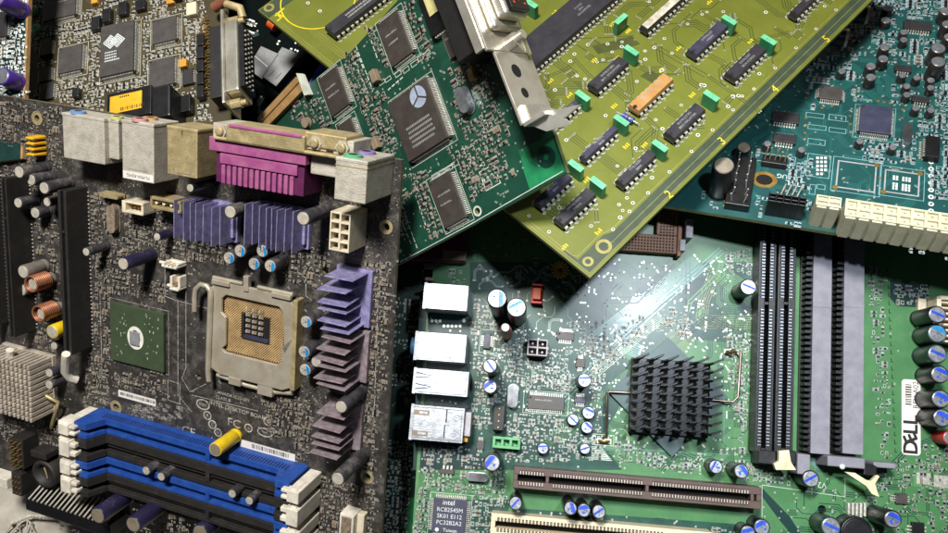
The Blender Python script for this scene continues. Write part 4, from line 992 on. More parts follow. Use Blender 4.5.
    mb=MB(); mb.prism(b.PL([(845,472),(855,473),(866,480),(871,481),(877,475),(879.5,476.5),(875,484),(879,497),(872,494),(866,486)],11),9,11,'cream_plastic'); b.part('latch',mb,bevel=.3,label='broken forked cream latch at the end of the grey memory slots')
    x,y=b.L(843,467,13); mb=MB(); mb.lathe(x,y,[(.9,12),(.9,12.6),(.5,12.8)],'ink_white',12); b.part('rivet',mb)
    zone([(812,456),(826,457),(826,471),(817,471),(812,464)],'trace_blue',.05)
    # --- sticker
    b.sticker((901.5,379),(920.5,456),r=1.2,bars=(-.62,.05,.32,.88),vertical=True,words=[('REV A02',.52,.6,2.7,90,0)]+[(c,fx+dx,fy+dy,sz,dg,0) for c,fx,fy,sz,dg in (('D',.0,-.79,7.0,90),('E',-.02,-.545,6.4,114),('LL',0,-.2,7.0,90)) for dx in (-.05,.05) for dy in (-.014,0,.014)],name='barcode_sticker',label='white rounded sticker reading DELL')
    # --- plugs, headers, chips
    b.plug(R(528,338.5,547,356.5,9),9,2,2,'grey_plastic',depth=6,wall=.2,label='grey four hole power socket',inner='smd_tan',pin='grey_plastic')
    b.header(R(494,405,503.5,431,7),1,4,7,7.4,'header_black')
    mb=MB(); x0,x1,y0,y1=R(493,436,520,450,5); W=(x1-x0)/3
    mb.box(x0,x1,y0,y0+1,0,5,'green_plastic'); mb.box(x0,x1,y1-1,y1,0,5,'green_plastic'); mb.box(x0,x1,y0,y1,0,1,'green_plastic')
    for i in range(4): mb.box(x0+i*(x1-x0-1)/3,x0+i*(x1-x0-1)/3+1,y0,y1,0,4.9,'green_plastic')
    o=b.part('jumper_socket',mb,bevel=.15,label='green three cell plug'); b.mark(x0,x1,y0,y1)
    ch=b.chip
    ch(R(528,394.5,564,411.5,1.5),1.6,sides='NS',pitch=.7,silk='silk_green',text=1); ch(R(484,333,490,349,1.4),1.3,'chip_blue','EW',.7,1,silk='silk_green')
    ch(R(557,331,574,341,1.2),1.3,sides='NS',pitch=.7); ch(R(576,358,585,368,1.2),1.2,sides='NS'); ch(R(574.5,396,586,404,1.2),1.4,'chip_blue','NS'); ch(R(476.5,440,484,450,1),1.3,sides='NS'); 
    o=ch(R(434,497,465,535,1.5),1.6,'chip_blue',pitch=.6,silk='silk_green',label='dark square chip with white lettering at the bottom',dot=False)
    m=MB(); 
    for t,dy,sz,dx in (('intel',4.6,2.6,-.6),('RC82545M',2.0,2.1,0),('SK01 E112',-.3,2.1,0),('PC32B2A2',-2.6,2.1,0),('Taiwan',-5.2,1.8,.6)): m.text(t,dx,dy,sz,0,1.64,'ink_white')
    m.disc(-4.2,-5.2,.7,1.63,'ink_white'); b.part('lettering',m,parent=o)
    ch(R(440,468.5,454,475,1.5),1.6,'chip_grey','NS',1.4,1.2,dot=False)
    b.crystal(R(467,472.5,487.5,482.5,3.5),3.5); b.crystal(R(508.5,384.5,517,408,3.5),3.5); 
    ch(R(896,493,908,505,1.5),1.5,'chip_grey','EW',.8); ch(R(912,522,925,540,1.5),1.5,'header_black','EW',1.2)
    for p in ((916.5,472.5,930.5,485),(934,475,948,488)): x0,x1,y0,y1=R(*p); g.rect(x0,x1,y0,y1,.06,'solder'); g.rect(x0-1,x1+1,y0-1,y1+1,.03,'green_light')
    for i in range(5):
        q=R(848+i*4,503,850.5+i*4,519-abs(i-2),2); mb=MB(); mb.box(q[0],q[1],q[2],q[3],0,2,'solder'); b.part('coil_lead',mb,bevel=.2)
    b.cap((857,533),(848,528),16,'header_black','header_black',style='none',name='choke_coil')
    # hidden end: coil, orange part, processor socket
    x,y=b.L(560,271); mb=MB(); 
    for i in range(14): 
        t=2*PI*i/14; mb.tube([(x+(2.1+1.2*math.cos(q*PI/4))*math.cos(t),y+(2.1+1.2*math.cos(q*PI/4))*math.sin(t),2+1.4*math.sin(q*PI/4)) for q in range(8)],.36,'toroid_yellow',6,closed=True)
    mb.lathe(x,y,[(1.2,1),(1.2,3),(3,3),(3,1)],'ferrite',20); b.part('toroid_coil',mb,label='yellow wound ring coil'); b.mark(x-4,x+4,y-4,y+4)
    mb=MB(); x0,x1,y0,y1=R(532,283,542,304,4); mb.box(x0,x1,y0,y1,0,1.4,'red'); mb.box(x0+.6,x1-.6,y0+1.6,y1-1.6,1.4,4,'orange'); mb.box(x0,x1,y1-1,y1,1.4,4.2,'red'); mb.box(x0,x1,y0,y0+1,1.4,4.2,'red'); b.part('fuse',mb,bevel=.25,label='orange and red fuse block'); b.mark(x0,x1,y0,y1)
    h=5; x0,x1,y0,y1=R(600,170,676.5,254,h); mb=MB(); wx0,wx1,wy0,wy1=R(620,190,656.5,234.5,h)
    mb.box(x0,x1,y0,wy0,0,h,'socket_brown'); mb.box(x0,x1,wy1,y1,0,h,'socket_brown'); mb.box(x0,wx0,wy0,wy1,0,h,'socket_brown'); mb.box(wx1,x1,wy0,wy1,0,h,'socket_brown'); mb.box(x1,x1+1.6,y0-1,y0+11,0,h+1,'socket_brown')
    o=b.part('processor_socket',mb,bevel=.3,label='brown processor socket with rows of small holes'); p=MB(); Y=y0+1
    while Y<y1-.6:
        X=x0+1
        while X<x1-.6:
            if not (wx0-.7<X<wx1+.7 and wy0-.7<Y<wy1+.7): p.rect(X-.3,X+.3,Y-.3,Y+.3,h+.02,'hole')
            X+=1.15
        Y+=1.15
    b.part('pin_holes',p,parent=o); b.mark(x0,x1,y0,y1)
    mb=MB(); q=R(680,239,685.5,251,7); mb.box(q[0],q[1],q[2],q[3],0,7,'grey_plastic'); q=R(686.5,219,693,238,9); mb.box(q[0],q[1],q[2],q[3],0,9,'grey_plastic'); b.part('lever_end',mb,parent=o,bevel=.3)
    # right edge connector
    x0,x1,y0,y1=R(937,296,975,344,10); mb=MB(); mb.box(x0,x1,y1-1.2,y1,0,10,'cream_dusty'); mb.box(x0,x0+1.6,y0,y1,0,10,'cream_dusty'); mb.box(x0,x1,y0,y1,0,3,'smd_tan'); mb.box(x0-3,x0,y0,y1,0,2,'cream_dusty')
    for i in range(9): mb.box(x0+1.6,x1,y0+i*2,y0+i*2+.8,3,8.6,'cream_dusty')
    b.part('power_socket',mb,bevel=.25,label='cream socket at the right frame edge')
    # --- small stuff
    regs=[([(468,290),(500,320),(500,430),(470,430)],260,.45),([(420,445),(500,450),(508,500),(430,500)],150,.3),([(468,498),(510,500),(488,545),(468,545)],90,.3),([(418,490),(434,490),(432,545),(414,545)],60,.3),([(500,340),(605,335),(605,398),(500,400)],330,.35),([(500,400),(600,400),(600,460),(500,462)],230,.35),
          ([(570,320),(606,320),(606,345),(552,345)],30,.3),([(600,345),(640,312),(650,325),(608,375)],45,.5),([(670,305),(690,320),(690,336),(655,330)],40,.5),([(725,250),(756,250),(756,275),(728,270)],50,.3),([(725,335),(755,335),(756,450),(742,455)],110,.2),([(740,460),(812,470),(800,485),(740,482)],60,.2),([(866,490),(900,470),(948,470),(948,560),(860,560)],130,.2),([(893,283),(928,286),(926,306),(898,304)],50,.3),([(513,512),(760,530),(745,550),(500,550)],190,.3),([(612,440),(670,458),(760,460),(760,480),(620,462)],120,.2),([(868,265),(880,265),(892,470),(880,470)],90,.1),([(796,265),(806,265),(810,452),(798,452)],100,.1),([(900,455),(948,440),(948,470),(893,476)],50,.2),([(430,200),(600,200),(590,300),(430,290)],120,.2)]
    for P_,n,tn in regs: b.smds(P_,int(n*.8),.92,silk='silk_green',ptan=tn,silkp=.5,pad='grey_pad')
    for i in range(23):
        for xx in (885,802):
            x,y=b.L(xx+i*.35+ (2 if xx==885 else 0),272+i*8.2); g.rect(x,x+.25,y,y+1.5,.05,'hole' if xx==885 else 'green_dark'); g.rect(x,x+.8,y,y+.25,.05,'hole' if xx==885 else 'green_dark')
    b.print_line([(762,485),(762,517)],.2,'silk_green'); b.print_line([(762,485),(845,497),(845,478)],.2,'silk_green'); b.print_line([(812,480),(812,495)],.2,'silk_green')
    b.text('S',889,402,3,0,'silk_green'); b.text('V2',822,485,3,180,'silk_green')
    b.print_line([(590,447),(730,455)],.3,'trace_blue'); b.print_line([(724,400),(724,445)],.3,'trace_blue')
    x0,x1,y0,y1=R(592,446,612,461); 
    for i in range(9): g.rect(x0,x1-i*.5,y0+i*.55,y0+i*.55+.3,.05,'silk_green')
    b.vias([(600,270),(756,262),(756,470),(600,470)],120,.34,'silk_green'); b.vias([(870,300),(930,310),(900,470),(875,450)],22); b.vias([(760,480),(900,500),(880,545),(760,540)],30); b.vias([(430,300),(600,340),(600,470),(430,470)],160,.34)
    b.finish(); return b
# ================================================================ olive board of through hole chips (top)
def board_c():
    b=Board('logic_board','yellow olive board with rows of black chips and small green blocks, top centre','circuit board',-.087,.515,.863,(590,278),.352)
    V=b.L(258,10)[1]; U=b.L(905,-30)[0]
    tipx,tipy=0,0
    x0=min(0,b.L(503,211)[0]*0); out=[(0,0),(U,0),(U,V),(0,V)]
    x1=b.L(258,10)[0]; out=[(0,0),(U,0),(U,V),(x1,V)]
    k=b.mm(600,250)
    hl=[(603.7,246.5,8.3,5),(588,261.6,5.6,2.9),(269,7.6,5.5,3)]
    b.plate(out,[b.hole_ring(*q,'olive_line') for q in hl],'pcb_olive'); g=b.g
    # border band and guard line
    e=b.L(613,232)[1]; band=b.L(655,213)
    bw=abs(b.L(676,187)[1]); w1=b.L(668,183)[1]
    w1=5.6
    g.poly([(b.L(613,232)[0],w1),(U,w1),(U,1.0),(1,1.0),(1,b.L(566,249)[1]),(2,b.L(566,249)[1]),(2.2,7.0),(b.L(600,232)[0],7.0)],.015,'olive_band')
    g.strip([(1.2,V-9),(1.2,1.2),(U,1.2)],.16,.03,'olive_line')
    g.strip([(U,w1+.9),(b.L(613,232)[0]+.5,w1+.9),(b.L(598,233)[0],7.9),(3.0,7.9),(2.2,9.4),(2.2,V-9)],.2,.03,'olive_line')
    g.strip([(U,3.3),(12,3.3)],.16,.03,'olive_line')
    g.poly([(.6,V-6.5),(U,V-6.5),(U,V-.6),(.6,V-.6)],.015,'olive_band')
    for t,p in (('2',(669,194.5)),('3',(722,141)),('4',(775,89)),('5',(826.5,39))): b.text(t,p[0],p[1],4.4,-12,'silk_yellow',sx=.9)
    # circle and mark near the left corner
    cx,cy=b.L(318,0); r=abs(b.L(316,29)[0]-cx)+abs(b.L(316,29)[1]-cy); rr=math.hypot(b.L(318,29)[0]-cx,b.L(318,29)[1]-cy); g.ring(cx,cy,rr-.45,rr,.05,'silk_yellow',48)
    for p in ((308,3),(320,11)): 
        x,y=b.L(*p); g.rect(x-1,x+1,y-.5,y+.5,.06,'hole'); g.ring(x,y,.35,.8,.08,'silk_card',14)
    b.print_line([(275,16),(284,8)],.6,'silk_yellow'); b.print_line([(276,13),(281,18),(277,21)],.5,'silk_yellow'); b.print_line([(279,14),(283,17)],.5,'silk_yellow')
    # chips
    Dp=b.dip
    def DP(x0,y0,x1,y1,**k):
        r=b.R(x0,y0,x1,y1,4.2); return Dp(r,**k)
    DP(323.5,26,412,-26,pitch=2.3,text=2,label='big black chip at the upper left of the olive board',tm='chip_text')
    DP(510,49,648,-30,pitch=2.1,text=0,label='widest black chip, beside the steel bracket',words=['SY6522','8841','SINGAPORE'])
    DP(587,83,629.5,62,words=['SN74LS138N','8841 SINGAPORE'],body='dip_black')
    DP(639.5,25,693,-10,sticker='sticker_white',text=0,label='black chip with a worn white sticker on top')
    DP(686.5,49,729,26,body='dip_violet',words=['DM74LS20','M8843']); DP(724.5,72,767.5,49,words=['SN74LS367','8836 KOREA']); DP(789.5,11,828,-13,words=['74LS245'])
    DP(663.5,131.5,706.5,109,words=['SN74LS273N','8832 MALAYSIA']); DP(549,121,580,103,body='dip_violet',text=2); DP(579,155,619,129,body='dip_violet',words=['74LS08N','8838'])
    DP(615,179.5,657.5,154.5,words=['T74LS32B1','8844']); DP(553,217.5,597,194,words=['DM74LS00N','M8846']); DP(533,200,573,177,body='dip_violet',words=['MC74LS','8840'])
    # resistor network
    o=DP(628,104,674.5,79,body='resnet_tan',text=1,name='resistor_network',label='tan resistor network block')
    # film blocks
    def film(px,py,along_u=False):
        h=6; x,y=b.L(px,py,h); L,W=(5.6,2.1); 
        mb=MB(); 
        if along_u: mb.box(-L/2,L/2,-W/2,W/2,0,h,'film_green',top='film_green_top')
        else: mb.box(-W/2,W/2,-L/2,L/2,0,h,'film_green',top='film_green_top')
        for q in (-.5,.4): mb.rect(*((-.15,.15,q,q+.5) if not along_u else (q,q+.5,-.15,.15)),h+.02,'film_green')
        o=b.part('film_capacitor',mb,loc=(x,y,0),bevel=.35); b.mark(x-2.5,x+2.5,y-2.5,y+2.5)
    for p in ((531,3),(631.5,50),(582.7,95.5),(621.5,120),(729.5,19.5),(769,39.5),(711.5,95.5),(576,165.5),(598,182.5),(660,145.5),(625,127)): 
        if p!=(625,127): film(*p)
    film(621,18.5,True)
    # axial resistor
    mb=MB(); z=1.6; a=(*b.L(617,112,z),z); c=(*b.L(639,124,z),z)
    A=Vector(a);Cc=Vector(c); d=(Cc-A)
    mb.tube([(a[0],a[1],0),a,tuple(A+d*.25)],.28,'solder',6); mb.tube([tuple(A+d*.75),c,(c[0],c[1],0)],.28,'solder',6)
    mb.tube([tuple(A+d*t) for t in (.26,.3,.36)],1.15,'resistor_blue',12); mb.tube([tuple(A+d*t) for t in (.36,.64)],.95,'resistor_blue',12); mb.tube([tuple(A+d*t) for t in (.64,.7,.74)],1.15,'resistor_blue',12)
    for t,mm_ in ((.42,'red'),(.5,'ink'),(.58,'gold')): mb.tube([tuple(A+d*t),tuple(A+d*(t+.03))],.98,mm_,12)
    b.part('axial_resistor',mb,label='blue banded axial resistor'); 
    # copper
    for p in ((836,10),(816,29),(796,48),(775,68),(754,89),(733,110),(712.5,130),(691.5,151.5),(669.5,172),(648,193),(629.5,211.5),(613,229.5),(591,226),(619,204.7),(549,232),(529,216),(627,198),(612,82),(603,60),(597,62),(640,62),(577,76),(585,79),(552,57),(622,42),(645,51),(655,90),(662,98)):
        b.via(*b.L(*p),.62,'silk_card')
    TB=b.pbundle
    TB([(545,78),(568,68),(575,60),(600,86)],2,.9,.3,'olive_dark',.03,.8); TB([(568,72),(590,92),(596,94)],4,.8,.28,'olive_dark',.03,.6)
    TB([(612,86),(636,106)],4,.9,.3,'olive_dark',.03,.8); TB([(640,66),(655,76),(662,76)],3,.9,.3,'olive_dark',.03,.8)
    TB([(652,44),(672,56),(706,76)],2,1.6,.3,'olive_dark',.03,.5); TB([(708,76),(760,112)],2,.9,.3,'olive_dark',.03,.5)
    TB([(591,42),(606,50),(612,60)],5,.7,.26,'olive_dark',.03,.8); TB([(588,146),(606,160),(622,172)],5,.8,.28,'olive_dark',.03,.8); TB([(572,136),(590,150)],4,.9,.28,'olive_dark',.03,.8)
    TB([(700,12),(722,26),(748,42),(790,32)],2,.9,.28,'olive_dark',.03,.8); TB([(752,-6),(778,14),(786,16)],3,.9,.28,'olive_dark',.03,.8); TB([(706,54),(722,62),(740,86)],3,.9,.28,'olive_dark',.03,.8)
    TB([(548,208),(560,216)],4,1.2,.28,'olive_dark',.03,.5); TB([(646,118),(656,128),(654,140),(664,146)],3,.9,.28,'olive_dark',.03,.7); TB([(665,108),(680,118)],3,.9,.28,'olive_dark',.03,.7)
    g.poly(b.PL([(592,46),(632,36),(640,44),(634,46),(598,54)]),.02,'olive_dark'); g.poly(b.PL([(640,76),(650,70),(662,76),(654,84)]),.02,'olive_dark')
    TB([(311,29),(345,57)],3,1.0,.14,'olive_line',.03); 
    reg=[(505,205),(590,262),(850,0),(870,-30),(500,-60),(420,60)]
    b.autoroute([(540,60),(560,215),(610,228),(840,0),(640,-20)],170,'olive_dark',.34,.95,4,.9,(3,9))
    b.vias([(540,40),(540,215),(612,226),(845,-5),(640,-20)],130,.72,'silk_card')
    # yellow marks
    for p in ((592,3),(583,6),(552,14),(610,26),(626,33),(592,62),(548,83),(567,97),(612,133),(615,60),(676,50),(707,4),(748,43),(642,147),(624,148),(584,182),(690,97),(596,234),(562,249),(659,72),(634,103),(612,108)):
        x,y=b.L(*p)
        for q in range(3): g.rect(x+q*.9,x+q*.9+.5,y-.7,y+random.choice((.2,.7,.5)),.06,'silk_yellow')
    b.finish(); return b
# ================================================================ green card with steel bracket (centre)
def board_d():
    b=Board('expansion_card','dark green expansion card with a bright steel bracket, leaning over the olive board','circuit board',-.807,-.172,.355,(567,173),.333)
    out=b.PL([(257,118),(298,75),(306,95),(312,82),(335,63),(346,57),(398,0),(430,-40),(492,-52),(567,173),(470,227),(398,265),(330,305),(280,230)])
    out.reverse() if False else None
    P=[(546,157,0,3.2),(479,211.5,5,3.2)]
    holes=[(*b.L(546,157),3.0*b.mm(546,157)),b.hole_ring(477.5,211,5.4,3.4,'silk_card')]
    b.plate(out,holes,'pcb_card'); g=b.g; R=b.R
    g.poly(b.PL([(519,150),(543,138),(552,135),(565.5,171.5),(530,190),(524,172)]),.02,'card_bright')
    x,y=b.L(546,157); g.ring(x,y,3*b.mm(546,157),3.4,.05,'pcb_card')
    b.print_line([(400,262),(470,224.5),(563,171)],.25,'silk_card',.05)
    ch=b.chip; kw=dict(body='chip_brown',leadm='solder')
    ch(R(376,25.5,412.5,52,1.6),1.7,text=2,silk='silk_card',pitch=.62,**kw); ch(R(317.5,80,349.5,104,1.6),1.7,text=2,silk='silk_card',pitch=.62,**kw)
    ch(R(336,127,362,150,1.6),1.7,silk='silk_card',pitch=.62,**kw); ch(R(427.5,183,466.5,217,1.6),1.7,text=2,silk='silk_card',pitch=.62,**kw)
    ch(R(440,32,459.5,53,1.5),1.6,sides='EW',silk=None,pitch=.62,text=1,**kw)
    o=ch(R(387,104,447.7,137.5,2.6),2.7,silk='silk_card',pitch=.5,dot=False,label='large square grey chip with a round silver emblem and lettering',**kw)
    m=MB(); cx,cy=b.L(418,96.5,2.7); r=R(387,104,447.7,137.5,2.6); ox,oy=(r[0]+r[1])/2,(r[2]+r[3])/2; x,y=cx-ox,cy-oy; q=3.6
    for a0,a1 in ((95,205),(215,325),(-25,85)):
        pts=[(x+.35*math.cos(math.radians((a0+a1)/2)),y+.35*math.sin(math.radians((a0+a1)/2)))]+[(x+q*math.cos(math.radians(a0+(a1-a0)*i/10)),y+q*math.sin(math.radians(a0+(a1-a0)*i/10))) for i in range(11)]; m.poly(pts,2.74,'logo_silver')
    for i in range(5):
        xx=-5.4+(i%2)*.4
        while xx<random.uniform(4.5,6.5): m.rect(xx,xx+.45,-1.2-i*1.6,-.4-i*1.6,2.74,'chip_text'); xx+=.72
    b.part('lettering',m,parent=o)
    # small outline chips
    o=b.boxpart('chip_socket',R(415,-6,449,24,3),3,'header_black',.2,label='black chip socket with a pale gold window'); m=MB(); q=R(420,-8,437,11,3.6); m.box(q[0],q[1],q[2],q[3],3,3.5,'window_gold'); b.part('window',m,bevel=.1)
    r=R(415,-6,449,24,3); m=MB()
    for i in range(12):
        m.box(r[0]+.8+i*1.0,r[0]+1.3+i*1.0,r[2]-.7,r[2]+.2,.1,2.2,'solder')
        m.box(r[1]-.2,r[1]+.7,r[2]+.8+i*1.0,r[2]+1.3+i*1.0,.1,2.2,'solder')
    b.part('pins',m)
    qx,qy=b.L(461,100,3.5); b.crystal((qx-1.9,qx+1.9,qy-4.2,qy+4.2),3.5,'port_tin'); b.crystal(R(300,120,309,125,2),2,'smd_tan')
    # feature connector strip
    q=b.PL([(258,117),(297,75),(299.5,81),(261,123)],3); m=MB(); 
    u0=b.L(258,117,3); u1=b.L(297,75,3); v1=b.L(301,86,3)
    x0,x1=sorted((u0[0],u1[0])); ytop=max(u0[1],u1[1]); 
    P1=b.PL([(258.5,117),(296,76.5),(298.5,82),(261,122)],2.5); P2=b.PL([(261.5,122.5),(299,82.5),(302,90),(266,127)],2.5)
    m.prism(P1,0,2.5,'finger_tan'); m.prism(P2,0,2.2,'finger_tan'); b.part('edge_strip',m,bevel=.2,label='tan double strip along the upper left edge')
    m=MB(); m.prism(b.PL([(296,73),(299,74),(307.5,94.5),(304,95.5)],3),0,3,'silk_card'); b.part('edge_rib',m,bevel=.2)
    # bracket: plate standing on the right edge, connector through it
    xu=b.L(556,140)[0]; yv1=b.L(500,-40)[1]; yv0=b.L(556,140)[1]
    yv0=b.L(552,137)[1]; H=19
    xe=(b.L(543,120)[0]+b.L(515,40)[0])/2+1.5
    m=MB(); m.box(xe,xe+1.1,yv0+3,yv0+26,-2,H-3,'bracket'); m.box(xe,xe+1.1,yv0+26,yv1+20,-3,H,'bracket'); 
    o=b.part('bracket',m,bevel=.3,label='bright steel bracket along the right edge of the card')
    m=MB(); m.box(xe-3.2,xe-.05,yv0+27,yv1+20,H-1.4,H+.1,'bracket'); m.box(xe+1.1,xe+9,yv0+2.2,yv0+3.4,3,H-3,'bracket')
    m.prism([(xe+1,yv0+3.2),(xe+6,yv0-1.5),(xe+14,yv0-3.2),(xe+12.5,yv0-.6),(xe+19,yv0+.2),(xe+11,yv0+2.6),(xe+7,yv0+6.5),(xe+1,yv0+9)],H-6.2,H-5.2,'bracket'); b.part('bracket_tab',m,parent=o,bevel=.15)
    m=MB()
    for yy,zz,rr in ((yv0+20,9,2.1),(yv0+13,9,1.6),(yv0+8,7,1.2)): m.tube([(xe+1.0,yy,zz),(xe+1.16,yy,zz)],rr,'hole',18); m.tube([(xe-.06,yy,zz),(xe+.05,yy,zz)],rr,'hole',18)
    b.part('bracket_hole',m,parent=o)
    # D shaped connector
    m=MB(); m.box(xe-15,xe-4,yv0+31,yv1+20,0,12,'dsub_black'); m.box(xe-4,xe-.1,yv0+29,yv1+20,0,14,'dsub_black'); oo=b.part('port_body',m,bevel=.4,label='dusty black body behind the bracket')
    m=MB(); m.box(xe+1.1,xe+4,yv0+32,yv1+20,1.5,15,'bracket'); m.box(xe+4,xe+8,yv0+34,yv1+20,2.6,13.5,'bracket',inset=.0); b.part('connector_shell',m,parent=oo,bevel=1.2,seg=4)
    m=MB(); m.box(xe+8,xe+9.6,yv0+35,yv1+20,3.6,12.4,'header_black'); 
    yy=yv0+37;i=0
    while yy<yv1+18:
        for z in (5.4,8,10.6): m.tube([(xe+9.55,yy+(1.1 if z==8 else 0),z),(xe+9.75,yy+(1.1 if z==8 else 0),z)],.45,'steel_tan' if i>1 else 'orange',8)
        yy+=2.3;i+=1
    b.part('connector_face',m,parent=oo,bevel=.2)
    m=MB()
    m.tube([(xe+1.1,yv0+28.6,8),(xe+4.5,yv0+28.6,8)],2.3,'bracket',6); m.tube([(xe+4.5,yv0+28.6,8),(xe+7.2,yv0+28.6,8)],1.5,'bracket',12); b.part('hex_post',m,parent=oo,bevel=.2)
    # traces, print, parts
    b.autoroute([(300,110),(400,10),(480,0),(556,170),(400,262),(310,200)],420,'card_trace',.22,.5,7,.4,(1.5,7))
    for p in ((368,70,404,98),(372,76,398,80)): pass
    def bars(x0,y0,x1,y1,n,m='silk_card'):
        for i in range(n):
            t0=i/n; t1=(i+.7)/n; b.print_line([(x0+(x1-x0)*t0,y0+(y1-y0)*t0),(x0+(x1-x0)*t1,y0+(y1-y0)*t1)],.4,m)
    bars(352,55,370,98,6); bars(357,52,364,70,3); bars(356,46,372,88,7); bars(366,25,378,60,5); bars(388,90,404,76,4); bars(402,206,418,250,7); bars(399,214,412,246,5); bars(414,190,428,232,8)
    def boxes(pts,w,hh):
        for p in pts: x,y=b.L(*p); g.orect(x,x+w,y,y+hh,.05,.2,'silk_card')
    boxes([(396,78),(404,74),(412,68),(419,62),(425,58),(433,180),(440,176),(447,172),(453,168)],3,1.6); boxes([(380,86),(386,83)],3,1.4)
    x0,x1,y0,y1=R(480,175,500,180); g.orect(x0,x1,y0-1,y1+1,.05,.3,'silk_card')
    for i in range(4): x,y=b.L(484+i*4,180-i*2.6); b.via(x,y,.5,'silk_card')
    regs=[([(340,60),(352,54),(390,140),(378,148)],120,.3),([(364,28),(374,24),(398,62),(388,68)],60,.5),([(402,4),(412,2),(432,48),(420,52)],70,.4),([(448,60),(478,55),(512,140),(478,158),(456,120)],260,.35),([(360,95),(384,90),(398,150),(378,158)],70,.3),([(410,175),(425,170),(448,232),(430,240)],90,.2),([(466,160),(500,148),(516,172),(470,200)],120,.2),([(398,175),(412,172),(402,250),(398,255)],40,.2),([(296,98),(332,92),(330,126),(290,124)],50,.5),([(448,150),(470,148),(474,190),(462,192)],50,.2),([(344,52),(352,48),(372,90),(366,92)],30,.2),([(395,64),(425,52),(428,58),(398,72)],30,.1)]
    for P_,n,tn in regs: b.smds(P_,int(n*.6),1.0,silk='silk_card',ptan=tn*.35,silkp=1,pad='dusty_pad')
    for p,tp in (((372,76),0),((470,74),1),((373,143),0)): b.boxpart('chip_capacitor',R(p[0]-4,p[1]-4,p[0]+5,p[1]+4,2.4),2.4,'smd_tan' if tp==0 else 'jack_orange',.2)
    b.vias([(310,110),(395,10),(450,0),(556,170),(400,262)],120,.3,'silk_card')
    b.finish(); return b
